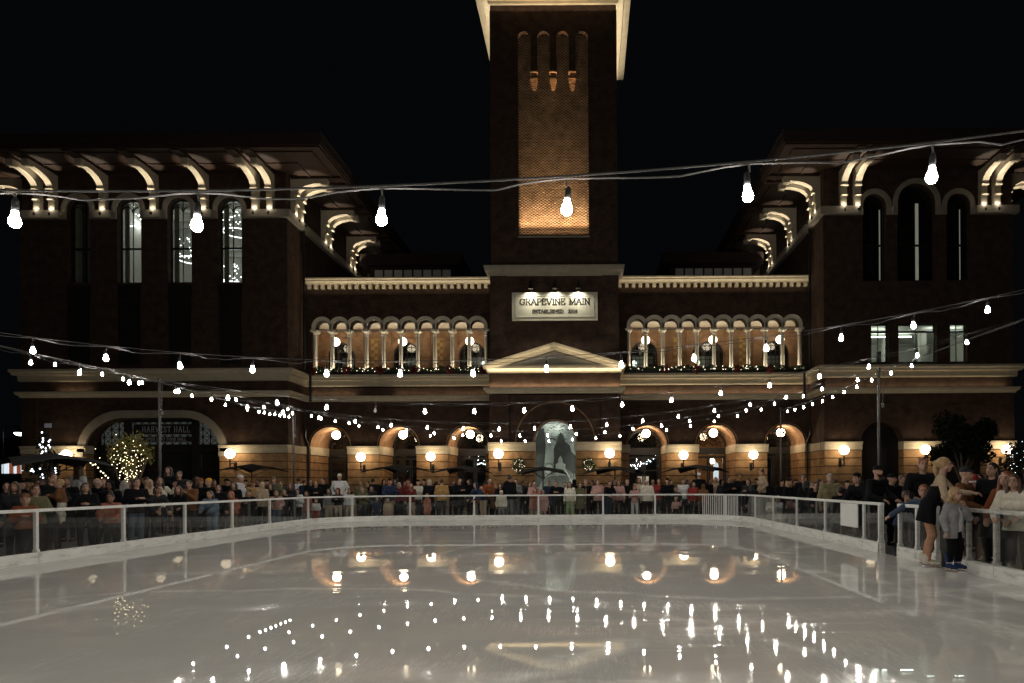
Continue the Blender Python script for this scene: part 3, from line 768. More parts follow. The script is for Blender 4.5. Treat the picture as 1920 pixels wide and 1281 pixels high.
for arches, cols in ((LA, lcols), (RA, rcols)):
    for c0, c1 in zip(cols, cols[1:]):
        q = MB(); xc = (c0 + c1) / 2
        ring(q, xc, 11.93, .90, 1.30, YM - .05, YM + .61, stilt=.17); 
        ring(q, xc, 11.93, 1.301, 1.40, YM - .09, YM + .1, stilt=.17)
        q.build('arch', M['white_stone'], mid)
    for c in cols:
        q = MB(); y = YM + .25
        q.box(c - .17, c + .17, y - .17, y + .17, 8.5, 8.95)
        q.lathe([(.17, 8.952), (.17, 9.02), (.145, 9.08), (.132, 9.16), (.122, 11.5), (.145, 11.53), (.145, 11.58), (.122, 11.6), (.18, 11.74)], c, y, 14)
        q.box(c - .20, c + .20, y - .25, y + .3, 11.745, 11.80); q.box(c - .24, c + .24, y - .30, y + .34, 11.802, 11.925)
        q.build('column', M['white_stone'], mid)
    for xa in arches:
        window(mid, xa, 48.42, 1.86, 8.6, 10.6, 'round', 6, (), rows=9, name='loggia_window', fw=.09)
        q = MB(); ring(q, xa, 10.6, 1.91, 2.5, 48.28, 48.39); q.build('brick_arch', M['brick_warm'], mid)
        # ground arch: voussoir ring, fanlight, doors
        q = MB(); ring(q, xa, 4.08, 2.605, 2.75, YM - .04, YM + .1); ring(q, xa, 4.08, 4.98, 5.12, YM - .03, YM + .1); q.build('arch_ring', M['brick'], mid)
        q = MB(); y = 49.2
        q.box(xa - 1.29, xa + 1.29, y - .08, y + .06, 3.52, 4.02)
        for s in (-1, 1): q.box(*sorted((xa + s * 1.29, xa + s * 1.15)), y - .08, y + .06, -.06, 3.515)
        ring(q, xa, 4.03, 2.36, 2.58, y - .06, y + .06)
        for k in range(1, 8):
            a = PI * k / 8; q.tube([(xa + .3 * math.cos(a), y, 4.05 + .3 * math.sin(a)), (xa + 1.2 * math.cos(a), y, 4.03 + 1.2 * math.sin(a))], .022, 4)
        for rr in (.32, .62, .92): q.tube([(xa + rr * math.cos(PI * k / 14), y, 4.05 + rr * math.sin(PI * k / 14)) for k in range(15)], .022, 4)
        for k in range(8):
            a0, a1 = PI * k / 8, PI * (k + 1) / 8
            q.tube([(xa + .62 * math.cos(a0), y, 4.05 + .62 * math.sin(a0)), (xa + .92 * math.cos(a1), y, 4.05 + .92 * math.sin(a1))], .016, 4)
            q.tube([(xa + .62 * math.cos(a1), y, 4.05 + .62 * math.sin(a1)), (xa + .92 * math.cos(a0), y, 4.05 + .92 * math.sin(a0))], .016, 4)
        fl = q.build('fanlight', M['frame'], mid)
        q = MB(); q.box(xa - 1.15, xa + 1.15, y + .065, y + .075, 0, 5.4); q.build('fanlight_glass', M['pane'], fl)
        for s in (-1, 1):
            d = MB(); a0, a1 = sorted((xa + s * .02, xa + s * 1.14))
            d.box(a0, a0 + .11, y - .04, y + .04, 0, 3.4); d.box(a1 - .11, a1, y - .04, y + .04, 0, 3.4); d.box(a0 + .11, a1 - .11, y - .04, y + .04, 3.25, 3.4); d.box(a0 + .11, a1 - .11, y - .04, y + .04, 0, .3); d.box(a0 + .11, a1 - .11, y - .04, y + .04, 2.35, 2.43)
            dd = d.build('door', M['frame'], mid)
            hh = MB(); hx = xa + s * .1; hh.tube([(hx, y - .1, .85), (hx, y - .1, 1.6)], .02, 6); hh.build('handle', M['pole'], dd)
    # chequered tile strips between the loggia windows
    for xm in ((arches[0] + arches[1]) / 2, (arches[1] + arches[2]) / 2):
        q = MB()
        for i in range(2):
            for j in range(12):
                q.mi = (i + j) % 2
                q.box(xm - .24 + .24 * i, xm - .005 + .24 * i, 48.36, 48.395, 8.9 + .235 * j, 9.13 + .235 * j)
        q.mi = 1; q.box(xm - .30, xm + .30, 48.34, 48.395, 11.74, 11.80)
        q.build('tile_panel', [M['tile_brown'], M['tile_gold']], mid)
# interiors behind the ground arches and loggia windows
def lit_room(x, m, globe=None):
    r = room(mid, x - 1.9, x + 1.9, 49.45, 53, -.05, 5.2, m)
    if globe:
        g_ = MB(); g_.ball(globe, .2, 14, 9); g_.build('ceiling_globe', M['globe'], r, True)
    return r
for x in LA + RA: lit_room(x, 'wood_room' if x == RA[1] else 'black_room', (x + .6, 51, 3.1) if x == RA[1] else None)
q = MB(); q.box(RA[1] + .62, RA[1] + 1.0, 50.6, 50.64, .5, 2.7); q.prism_y([(RA[1] + .62 + .19 + .19 * math.cos(a), 2.702 + .3 * math.sin(a)) for a in np.linspace(0, PI, 10)], 50.6, 50.64); q.build('lit_display', M['shop_white'], mid)
q = MB(); q.box(LA[1] + .35, LA[1] + .7, 52.0, 52.05, 2.0, 2.7); q.box(LA[1] + .35, LA[1] + .6, 52.0, 52.05, .4, 1.7); q.box(LA[1] + .95, LA[1] + 1.1, 52.0, 52.05, .5, 2.4); q.build('lit_wall_panel', M.setdefault('panel_warm', emit('warm_panel_light', (1, .72, .5), .5)), mid)
q = MB()
for x, y_, z in [(LA[2] - .1 + .14 * i, 51, 3.05 - .05 * abs(i - 2)) for i in range(7)] + [(RA[0] - .9 + .17 * i + .05 * (i % 3), 50.8, 2.4 + .09 * i - .12 * (i % 2)) for i in range(11)]: q.ball((x, y_, z), .045, 6, 4)
q.build('indoor_fairy_light', M['fairy_white'], mid)['kind'] = 'stuff'
q = MB(); q.box(RA[0] - .25, RA[0] + .6, 52, 52.05, .9, 2.0); q.build('lit_wall_panel', M['panel_warm'], mid)
q = MB(); q.box(RA[2] - .95, RA[2] - .25, 52, 52.05, 1.9, 2.6); q.build('lit_display', M['shop_white'], mid)
for arches in (LA, RA):
    r = room(mid, arches[0] - 2.2, arches[2] + 2.2, 48.5, 52, 8.5, 12.3, 'black_room')
    for x in arches:
        g_ = MB(); g_.ball((x + (.5 if arches is LA else -.6), 50.2, 10.3), .2, 12, 8); g_.build('pendant_globe', M.setdefault('globe_in', emit('indoor_pendant', (.9, 1, .9), 2.0)), r, True)
        q = MB(); q.box(x - .8, x + .9, 50.8, 50.85, 8.6, 10.9); q.build('pale_screen', M['room'], r)

# ================================================================== tower
tower = thing('brick_tower', 'tall square brick tower with a glowing patterned panel and gabled portal', 'tower', (BXC - .03, WF, -.06))
b = MB(); TB = WF + 8.0
PX0, PX1 = -4.20, .235
wall(b, TL, TR, 8.8, 27.6, WF, [dict(xc=(PX0 + PX1) / 2, w=PX1 - PX0, zb=17.15, zs=27.6, kind='flat', nohead=True)], .36)
wall(b, TL, TR, 27.6, 32.0, WF, [dict(xc=PX0 + .4 + 1.2117 * i, w=.8, zb=27.6, zs=29.72, nosill=True) for i in range(4)], .36)
for x in (TL, TR): b.quad((x, WF, -.06), (x, TB, -.06), (x, TB, 32), (x, WF, 32))
b.quad((TL, TB, -.06), (TR, TB, -.06), (TR, TB, 32), (TL, TB, 32))
for x in (TL, TR):    # stone quoins of brick at the corners
    s = 1 if x == TL else -1
    b.box(x - s * .03, x + s * .7, WF - .03, WF + .1, 15.2, 31.4)
b.build('shaft', M['brick'], tower)
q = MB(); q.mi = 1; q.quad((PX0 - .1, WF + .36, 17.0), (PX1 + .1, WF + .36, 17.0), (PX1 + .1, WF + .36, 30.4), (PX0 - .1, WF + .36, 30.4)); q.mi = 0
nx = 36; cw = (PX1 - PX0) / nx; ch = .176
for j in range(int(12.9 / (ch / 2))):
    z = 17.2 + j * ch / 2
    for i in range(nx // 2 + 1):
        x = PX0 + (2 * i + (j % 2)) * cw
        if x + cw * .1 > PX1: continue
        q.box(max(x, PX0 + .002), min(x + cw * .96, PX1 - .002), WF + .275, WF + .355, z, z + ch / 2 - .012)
q.build('relief_brick_panel', [brick('panel_buff_brick', (.25, .165, .10), (.32, .21, .125), (.24, .19, .14)), brick('recess_shade_brick', (.06, .034, .02), (.075, .042, .025), (.09, .07, .05))], tower)  # back plane coloured darker: shade between the projecting bricks is put into the colour
for i in range(3):
    x = PX0 + 1.0058 + 1.2117 * i
    q = MB(); q.box(x - .24, x + .24, WF - .06, WF + .35, 27.50, 27.598); q.box(x - .07, x + .07, WF + .25, WF + .355, 26.5, 27.51)
    for k in range(6):
        hw = .22 - .022 * k; q.box(x - hw, x + hw, WF + .02 + .04 * k, WF + .35, 27.12 - .11 * k, 27.215 - .11 * k)
    q.build('corbel', M['brick_warm'], tower)
q = MB(); q.box(PX0 - .05, PX1 + .05, WF - .05, WF + .355, 17.05, 17.148); q.build('panel_sill', M['stone_dark'], tower)
pl = light('AREA', (BXC - .05, WF + .05, 17.22), 180, (1, .70, .41), sx=4.3, sy=.05, rot=(PI - .10, 0, 0), name='panel_beam_led'); pl.data.spread = math.radians(36)
q = MB(); q.box(PX0 + .1, PX1 - .1, WF - .03, WF + .10, 17.15, 17.19); q.build('panel_light', M['dark'], tower)
pl = light('AREA', (BXC - .05, WF + .09, 17.24), 15, (1, .70, .41), sx=4.2, sy=.08, rot=(PI - .10, 0, 0), name='panel_base_led'); pl.data.spread = math.radians(120)
# tower eaves
TE = [(0, 31.75), (.12, 31.78), (.16, 31.95), (.5, 32.02), (.55, 32.2), (.95, 32.3), (1.0, 32.55), (1.0, 32.9), (0, 33)]
q = MB(); q.sweep([(TL, WF), (TR, WF), (TR, TB), (TL, TB)], TE, closed=True); q.build('eave_cornice', M['stone'], tower)
q = MB(); q.add([(TL - 1, WF - 1, 33.01), (TR + 1, WF - 1, 33.01), (TR + 1, TB + 1, 33.01), (TL - 1, TB + 1, 33.01), (BXC, WF + 4, 37)], [[3, 2, 1, 0], [0, 1, 4], [1, 2, 4], [2, 3, 4], [3, 0, 4]]); q.build('roof', M['roof'], tower)
for x, s in ((TL - .30, 1), (TR + .30, -1)):
    light('AREA', (x, WF + 4, 31.1), 75, (1, .86, .64), sx=.04, sy=8.4, rot=(PI, 0, 0), name='eave_uplight')
light('AREA', (BXC, WF - .22, 31.35), 14, (1, .82, .56), sx=8, sy=.03, rot=(PI, 0, 0), name='eave_uplight')
# sign bay
SY = WF - .2
q = MB(); q.box(TL - .06, TR + .06, SY, WF + .4, 8.7, 14.6); q.box(TL - .06, TL + 1, SY - .06, SY + .01, 10.0, 14.59); q.box(TR - 1, TR + .06, SY - .06, SY + .01, 10.0, 14.59); q.build('sign_bay', M['brick'], tower)
q = MB(); q.sweep([(TL - .06, WF + 1.4), (TL - .06, SY), (TR + .06, SY), (TR + .06, WF + 1.4)], [(0, 14.55), (.1, 14.58), (.12, 14.75), (.3, 14.85), (.36, 15.08), (.36, 15.16), (0, 15.2)]); q.build('bay_cornice', M['stone_dark'], tower)
# portal
PY = WF - .6
PC = BXC - .03
q = MB()
for x0, x1 in ((TL - .1, -4.85), (.95, TR + .1)): q.box(x0, x1, PY, WF + .4, 4.05, 7.06)
wall(q, -4.85, .95, -.06, 7.05, PY + .25, [dict(xc=PC, w=2.62, zb=-.06, zs=4.12)], .55)
q.box(TL - .1, TR + .1, PY - .05, WF, 7.46, 8.38)
q.build('portal_wall', M['brick'], tower)
q = MB(); ring(q, PC, 4.12, 2.63, 2.78, PY + .19, PY + .4); ring(q, PC, 4.12, 4.9, 5.04, PY + .20, PY + .4); q.build('portal_arch', M['brick_warm'], tower)
q = MB(); s_ = MB()
for x0, x1 in ((TL - .14, PC - 1.28), (PC + 1.28, TR + .14)):
    q = MB(); s_ = MB()
    rust(q, x0, x1, PY - .05, WF + .3)
    s_.prism_x([(PY - .10, 3.52), (PY - .14, 3.6), (PY - .14, 3.86), (PY - .24, 3.94), (PY - .24, 4.06), (WF, 4.08), (WF, 3.52)], x0 - .04, x1 + .03)
    q.build('base_course', M['brick_base'], tower); s_.build('stone_band', M['stone'], tower)
q = MB(); q.sweep([(TL - .1, WF + 2.2), (TL - .1, PY - .05), (TR + .1, PY - .05), (TR + .1, WF + 2.2)], [(a, z + .02) for a, z in BELT_LO]); q.build('portal_cornice', M['stone'], tower)
q = MB(); q.sweep([(TL - .1, WF + 2.2), (TL - .1, PY - .05), (TR + .1, PY - .05), (TR + .1, WF + 2.2)], [(0, 8.38), (.1, 8.4), (.14, 8.56), (.3, 8.62), (.36, 8.76), (.36, 8.84), (0, 8.86)]); q.build('gable_base_cornice', M['stone'], tower)
q = MB(); HW = 4.42; AZ = 10.22
q.prism_y([(PC - HW + .7, 8.87), (PC + HW - .7, 8.87), (PC, AZ - .42)], PY + .1, WF - .21); q.build('gable_field', M['stone_dark'], tower)
q = MB()
for s in (-1, 1):
    for t0, t1, o in ((0, .16, .42), (.16, .26, .30), (.26, .46, .14)):
        q.prism_y([(PC + s * (HW - t0 * 1.5), 8.87), (PC, AZ - t0), (PC, AZ - t1), (PC + s * (HW - t1 * 3.1), 8.87)], PY - o - .02, WF - .21)
q.build('raking_cornice', M['stone'], tower)
for s_ in (-1, 1):
    rk = math.atan2(AZ - 8.87, HW)
    light('AREA', (PC + s_ * HW / 2, PY - .62, (AZ + 8.87) / 2 - .42), 11, (1, .84, .58), sx=4.3, sy=.03, rot=(PI - .55, 0, 0), name='gable_rake_led').rotation_euler = (Matrix.Rotation(s_ * rk, 4, 'Y') @ Matrix.Rotation(PI - .55, 4, 'X')).to_euler()
light('AREA', (PC, PY - .28, 8.42), 30, (1, .82, .55), sx=8.2, sy=.03, rot=(PI, 0, 0), name='gable_base_led')
light('AREA', (PC, PY - .20, 7.52), 42, (1, .80, .52), sx=8.2, sy=.03, rot=(PI - .5, 0, 0), name='portal_led')
# mural in the portal arch
mu = MB(); Y0 = PY + .72
mu.prism_y([(PC - 1.31, -.05), (PC + 1.31, -.05)] + [(PC + dx, 4.12 + dz) for dx, dz in apts(2.62, 'round')][::-1], Y0, Y0 + .05)
panel = mu.build('mural_panel', M.setdefault('mural_sky', mat('pale_mural_sky', (.34, .41, .37), .7, noise=.35, nscale=2.2)), tower)
tone = lambda v, nm: M.setdefault(nm, mat(nm, (v * .84, v, v * .88), .75, noise=.25, nscale=4))
def piece(nm, poly, m, d):
    q_ = MB(); q_.prism_y([(PC + x, z) for x, z in poly], Y0 - d, Y0 - .001); q_.build(nm, m, panel)
circ = lambda x, z, r, n=20, rz=None: [(x + r * math.cos(2 * PI * i / n), z + (rz or r) * math.sin(2 * PI * i / n)) for i in range(n)]
piece('painted_dark_bank', [(-1.3, 1.0), (-.62, 1.0), (-.72, 2.6), (-.62, 3.9), (-.72, 5.0), (-1.05, 4.9), (-1.3, 4.2)], tone(.05, 'mural_dark'), .006)
piece('painted_fir', [(-.25, 2.2), (1.28, 1.9), (1.3, 3.2), (1.0, 3.5), (.9, 3.9), (.62, 4.1), (.5, 4.55), (.32, 4.75), (.12, 4.4), (.02, 4.0), (-.12, 3.7), (-.1, 3.1)], tone(.055, 'mural_fir'), .008)
for i in range(46):
    x = random.uniform(-.5, 1.0); z = random.uniform(3.9, 5.2); a = random.uniform(-.9, .9); L_ = random.uniform(.1, .4)
    if x * x + max(0, z - 4.12) ** 2 > 1.35: continue
    piece('painted_branch', [(x, z), (x + L_ * math.cos(a), z + L_ * math.sin(a)), (x + L_ * math.cos(a), z + L_ * math.sin(a) + .03), (x, z + .05)], M['mural_dark'], .010)
piece('painted_boiler', circ(-.12, 1.0, .98, 24), tone(.17, 'mural_grey'), .012)
piece('painted_tender', [(.1, 0), (1.29, 0), (1.29, 1.7), (1.1, 2.1), (.7, 2.45), (.35, 2.5), (.2, 2.2)], tone(.13, 'mural_mid'), .010)
piece('painted_boiler_door', circ(-.12, 1.0, .72, 24), tone(.24, 'mural_light'), .016)
piece('painted_boiler_hub', circ(-.12, 1.0, .16, 14), M['mural_grey'], .020)
piece('painted_lamp_box', [(-.72, 2.05), (-.12, 2.05), (-.12, 2.75), (-.22, 2.8), (-.62, 2.8), (-.72, 2.75)], M['mural_light'], .018)
piece('painted_lamp', circ(-.42, 2.4, .25, 16, .30), tone(.55, 'mural_pale'), .022)
piece('painted_chimney', [(-.58, 2.81), (-.28, 2.81), (-.3, 3.05), (-.18, 3.3), (-.68, 3.3), (-.54, 3.05)], tone(.42, 'mural_cream'), .018)
piece('painted_dome', [(-.0, 2.0), (.62, 2.0), (.62, 2.7), (.45, 2.8), (.42, 3.05), (.3, 3.25), (.18, 3.05), (.15, 2.8), (-.0, 2.7)], M['mural_cream'], .018)
piece('painted_rod', [(.55, 2.4), (.62, 2.4), (1.1, 1.5), (1.02, 1.5)], M['mural_pale'], .022)
for x in (.9, 1.05, 1.2): piece('painted_post', [(x - .03, .2), (x + .03, .2), (x + .03, 2.1), (x - .03, 2.1)], tone(.3, 'mural_post'), .024)
for s_ in (-1, 1): light('AREA', (PC + s_ * 1.27, PY + .30, 2.4), 15, (1, .98, .90), sx=.05, sy=4.4, aim=(PC - s_ * .1, PY + .74, 2.4), name='mural_side_led')
light('AREA', (PC, PY + .30, 5.30), 14, (1, .98, .90), sx=1.4, sy=.05, aim=(PC, PY + .74, 4.2), name='mural_top_led')

# ---- belts: cove LEDs
for x0, x1, y, pw in ((LX0 + .2, LX1 + .2, WF, 84), (LX1 + .5, TL, YM, 120), (TR, RX0 - .5, YM, 120), (RX0, RX1 - .2, WF, 62)):
    strip(x0, x1, y - .30, 8.49, pw)
for x0, x1, y, pw in ((TR, RX0 - .3, YM, 58), (LX1 + .3, LX1 + 3.4, YM, 7), (RX0 - .2, RX1 - .5, WF, 20), (LX0 + 2.2, LX0 + 4.4, WF, 3), (LX1 + 6, TL, YM, 12)):
    strip(x0, x1, y - .21, 7.475, pw, tilt=.35)
for x, s in ((LX1 + .3, 1), (RX0 - .3, -1)):
    light('AREA', (x, 44.6, 8.49), 9, (1, .8, .52), sx=.03, sy=2.4, rot=(PI, 0, 0), name='cove_led')
# top cornice: an upward light strip in front, below the dentils, washes it
for x0, x1 in ((LX1 + .3, TL), (TR, RX0 - .3)):
    light('AREA', ((x0 + x1) / 2, YM - .72, 14.35), 34, (1, .84, .58), sx=abs(x1 - x0), sy=.04, rot=(PI - .15, 0, 0), name='cornice_led')
# loggia floor LEDs behind the columns
for x0, x1 in ((lcols[0], lcols[-1]), (rcols[0], rcols[-1])):
    strip(x0, x1, YM + .12, 9.06, 170, col=(1, .87, .67), wd=.05, name='loggia_led').data.spread = math.radians(110)
# rooftop pavilions glimpsed above the cornice
for xs, nm in (((-17.4, -10.5), 'dark rooftop pavilion with dim windows above the left arcade'), ((6.8, 13.6), 'dark rooftop pavilion with dim windows above the right arcade')):
    t = thing('rooftop_pavilion', nm, 'pavilion', ((xs[0] + xs[1]) / 2, 55, 14.9), 'rooftop pavilions')
    q = MB(); q.box(xs[0], xs[1], 55, 60, 14.9, 19.0); q.build('wall', M['roof'], t)
    q = MB(); q.box(xs[0] - .6, xs[1] + .6, 54.4, 60.6, 19.01, 19.9); q.build('roof', M['roof'], t)
    x = xs[0] + .4; k = 0
    while x < xs[1] - .6:
        f = MB(); f.box(x, x + .72, 54.97, 54.995, 15.4, 18.8); f = f.build('window', M['frame'], t)
        q = MB(); q.box(x + .04, x + .68, 54.95, 54.968, 15.5, 18.75); q.build('pane', M.setdefault('dim_pane%d' % (k % 3), emit('dim_rooftop_window', (.85, .95, .8), (.001, .003, .007)[k % 3])), f)
        x += .78; k += 1
# ================================================================== lettering
GL = {
 'A': (.95, [[(.08, 0), (.475, 1), (.87, 0)], [(.24, .36), (.71, .36)]], [(.08, 0), (.87, 0)]),
 'B': (.8, [[(.15, 0), (.15, 1), (.5, 1), (.66, .88), (.66, .64), (.5, .53), (.15, .53)], [(.5, .53), (.72, .4), (.72, .14), (.52, 0), (.15, 0)]], []),
 'D': (.88, [[(.15, 0), (.15, 1), (.48, 1), (.75, .78), (.75, .22), (.48, 0), (.15, 0)]], []),
 'E': (.8, [[(.15, 0), (.15, 1), (.68, 1), (.68, .8)], [(.15, .52), (.5, .52), (.5, .62)], [(.15, 0), (.70, 0), (.70, .2)]], []),
 'F': (.76, [[(.15, 0), (.15, 1), (.68, 1), (.68, .8)], [(.15, .52), (.5, .52)]], [(.15, 0)]),
 'G': (.95, [[(.80, .72), (.72, .9), (.5, 1), (.25, .9), (.12, .65), (.12, .35), (.25, .1), (.5, 0), (.72, .08), (.80, .22), (.80, .42), (.55, .42)], [(.82, .7), (.82, .95)]], []),
 'H': (.95, [[(.17, 0), (.17, 1)], [(.78, 0), (.78, 1)], [(.17, .5), (.78, .5)]], [(.17, 0), (.17, 1), (.78, 0), (.78, 1)]),
 'I': (.42, [[(.21, 0), (.21, 1)]], [(.21, 0), (.21, 1)]),
 'L': (.76, [[(.17, 1), (.17, 0), (.68, 0), (.68, .22)]], [(.17, 1)]),
 'M': (1.1, [[(.15, 0), (.15, 1), (.55, .12), (.95, 1), (.95, 0)]], [(.15, 0), (.95, 0), (.1, 1), (1., 1)]),
 'N': (.95, [[(.16, 0), (.16, 1), (.78, 0), (.78, 1)]], [(.16, 0), (.12, 1), (.78, 1)]),
 'O': (.95, [[(.475, 1), (.22, .88), (.1, .6), (.1, .4), (.22, .12), (.475, 0), (.73, .12), (.85, .4), (.85, .6), (.73, .88), (.475, 1)]], []),
 'P': (.82, [[(.17, 0), (.17, 1), (.55, 1), (.72, .87), (.72, .6), (.55, .47), (.17, .47)]], [(.17, 0)]),
 'R': (.9, [[(.17, 0), (.17, 1), (.55, 1), (.70, .88), (.70, .63), (.55, .5), (.17, .5)], [(.5, .5), (.78, 0)]], [(.17, 0), (.78, 0)]),
 'S': (.76, [[(.62, .75), (.56, .93), (.38, 1), (.18, .92), (.12, .74), (.22, .58), (.5, .46), (.64, .3), (.6, .1), (.38, 0), (.17, .08), (.1, .27)]], []),
 'T': (.84, [[(.42, 0), (.42, 1)], [(.08, .8), (.08, 1), (.76, 1), (.76, .8)]], [(.42, 0)]),
 'V': (.92, [[(.08, 1), (.46, 0), (.84, 1)]], [(.08, 1), (.84, 1)]),
 '2': (.72, [[(.12, .74), (.2, .94), (.38, 1), (.56, .92), (.6, .72), (.5, .5), (.12, 0), (.62, 0), (.62, .16)]], []),
 '0': (.72, [[(.36, 1), (.17, .86), (.1, .5), (.17, .14), (.36, 0), (.55, .14), (.62, .5), (.55, .86), (.36, 1)]], []),
 '1': (.5, [[(.1, .82), (.27, 1), (.27, 0)]], [(.27, 0)]),
 '8': (.72, [[(.36, 1), (.18, .9), (.16, .68), (.36, .54), (.58, .32), (.55, .1), (.36, 0), (.15, .1), (.12, .32), (.36, .54), (.56, .68), (.54, .9), (.36, 1)]], []),
}
def lettering(text, xc, z, h, y, t, width=None, serif=True, gap=.0):
    adv = [(GL[c][0] + gap if c != ' ' else .62) for c in text]
    tot = sum(adv) * h; kx = (width / tot) if width else 1.
    b = MB(); x = xc - tot * kx / 2; k = 0
    def seg(p, q, th):
        nonlocal k
        d = Vector((q[0] - p[0], q[1] - p[1])); L = d.length
        if L < 1e-6: return
        d /= L; n = Vector((-d.y, d.x)) * th / 2; e = d * th * .35
        yy = y - .0004 * (k % 9); k += 1
        b.prism_y([(p[0] - e.x + n.x, p[1] - e.y + n.y), (q[0] + e.x + n.x, q[1] + e.y + n.y), (q[0] + e.x - n.x, q[1] + e.y - n.y), (p[0] - e.x - n.x, p[1] - e.y - n.y)], yy, y + .02)
    for c, a in zip(text, adv):
        if c != ' ':
            wd, strokes, ser = GL[c]
            for st in strokes:
                pts = [(x + px * h * kx, z + pz * h) for px, pz in st]
                for p, q in zip(pts, pts[1:]):
                    vertical = abs(q[0] - p[0]) < abs(q[1] - p[1])
                    seg(p, q, t if vertical else t * .6)
            if serif:
                for px, pz in ser: seg((x + (px - .15) * h * kx, z + pz * h), (x + (px + .15) * h * kx, z + pz * h), t * .55)
        x += a * h * kx
    return b

# main sign on the tower
sg = thing('sign_board', 'long cream sign with serif lettering under three small lamps on the tower', 'sign', (BXC, SY - .2, 11.68))
sx0, sx1, sz0, sz1, sy = -4.62, .75, 11.70, 13.47, SY - .22
q = MB(); q.box(sx0, sx1, sy, sy + .09, sz0, sz1); q.box(sx0 + .3, sx0 + .4, sy + .09, SY + .02, sz0 + .3, sz1 - .3); q.box(sx1 - .4, sx1 - .3, sy + .09, SY + .02, sz0 + .3, sz1 - .3); q.build('board', M['sign_cream'], sg)
q = MB(); e = .22; w_ = .035
q.box(sx0 + e, sx1 - e, sy - .02, sy - .001, sz0 + e, sz0 + e + w_); q.box(sx0 + e, sx1 - e, sy - .02, sy - .001, sz1 - e - w_, sz1 - e)
q.box(sx0 + e, sx0 + e + w_, sy - .02, sy - .001, sz0 + e + w_, sz1 - e - w_); q.box(sx1 - e - w_, sx1 - e, sy - .02, sy - .001, sz0 + e + w_, sz1 - e - w_); q.build('border', M['sign_line'], sg)
lettering('GRAPEVINE MAIN', (sx0 + sx1) / 2, 12.70, .36, sy - .012, .075, 4.42).build('title_lettering', M['sign_dark'], sg)
lettering('ESTABLISHED  2018', (sx0 + sx1) / 2, 12.18, .20, sy - .012, .042, 2.86).build('date_lettering', M['sign_dark'], sg)
for i, (px, nm) in enumerate(((995, 'small black lamp over the left end of the cream sign'), (1040, 'small black lamp over the middle of the cream sign'), (1084, 'small black lamp over the right end of the cream sign'))):
    x = P(px, 540, SY - .45)[0]; y = SY - .52
    t = thing('sign_lamp', nm, 'lamp', (x, y, 13.6), 'lamps over the cream sign')
    q = MB(); q.lathe([(.16, 13.60), (.10, 13.80), (.05, 13.98), (.03, 14.02)], x, y, 12); q.build('lamp_shade', M['dark'], t)
    q = MB(); q.tube([(x, y, 14.02), (x, y + .05, 14.2), (x, y + .2, 14.27), (x, SY - .02, 14.2)], .022, 6); q.lathe([(.06, 14.15), (.06, 14.25)], x, SY - .03, 8); q.build('gooseneck', M['dark'], t)
    q = MB(); q.lathe([(.13, 13.605), (.13, 13.612)], x, y, 12); q.build('lens', M['lens'], t)
    light('SPOT', (x, y, 13.59), 215, (1, .95, .82), .05, aim=(x, y + .16, 12.6), spot=150, blend=1, name='sign_lamp_beam')
# archway sign
hs = thing('archway_sign', 'black plate with thin spaced pale capitals in the wide archway', 'sign', (-27.2, WF + .5, 4.5))
q = MB(); q.box(-29.0, -24.95, WF + .52, WF + .58, 4.78, 5.42); q.box(-28.6, -25.2, WF + .5, WF + .58, 4.3, 4.62); q.build('plate', M['frame'], hs)
lettering('HARVEST HALL', -26.9, 4.9, .38, WF + .515, .04, 3.1, False, .25).build('name_lettering', M['neon_dim'], hs)
lettering('OPEN SEAT FOOD HALL', -26.9, 4.36, .20, WF + .495, .025, 2.6, False, .2).build('line_lettering', M['neon_dim'], hs)

# ================================================================== globe lamps
def wall_lamp(x, y, z, ywall, label):
    t = thing('globe_lamp', label, 'lamp', (x, y, z - .9), 'globe lamps on the piers')
    q = MB(); q.ball((x, y, z), .29, 20, 14); q.build('globe', M['globe'], t, True)
    q = MB(); q.lathe([(.10, z - .34), (.12, z - .30), (.12, z - .285)], x, y, 12); q.tube([(x, y, z - .34), (x, y, z - .95)], .045, 8); q.tube([(x, y, z - .72), (x, y + .12, z - .60), (x, ywall, z - .58)], .035, 6); q.tube([(x, y, z - .93), (x, ywall, z - .93)], .03, 6); q.box(x - .09, x + .09, ywall - .04, ywall, z - 1.02, z - .5); q.build('bracket', M['dark'], t)
wall_lamp(-22.15, 42.4, 3.44, WF - .085, 'globe lamp on the pier right of the wide archway')
wall_lamp(-32.3, 42.4, 3.44, WF - .085, 'globe lamp on the pier left of the wide archway above a black canopy')
wall_lamp(-14.95, 45.2, 3.32, YM - .085, 'globe lamp on the pier between the two arches furthest left of the tower')
wall_lamp(-10.32, 45.2, 3.32, YM - .085, 'globe lamp on the pier just left of the arch nearest the tower portal')
wall_lamp(-5.40, 41.85, 3.32, PY - .05, 'globe lamp beside the left wreath on the tower portal')
wall_lamp(1.42, 41.85, 3.32, PY - .05, 'globe lamp beside the right wreath on the tower portal')
wall_lamp(6.42, 45.2, 3.32, YM - .085, 'globe lamp on the pier left of the arch with the orange lit doorway')
wall_lamp(11.05, 45.2, 3.32, YM - .085, 'globe lamp on the pier right of the arch with the orange lit doorway')
wall_lamp(16.0, 42.4, 3.46, WF - .085, 'globe lamp on the rusticated corner beside the dark arch of the right wing')
wall_lamp(21.05, 42.4, 3.46, WF - .085, 'globe lamp half behind the dark oak tree on the right wing')
wall_lamp(26.1, 42.4, 3.46, WF - .085, 'globe lamp at the outer end of the right wing')
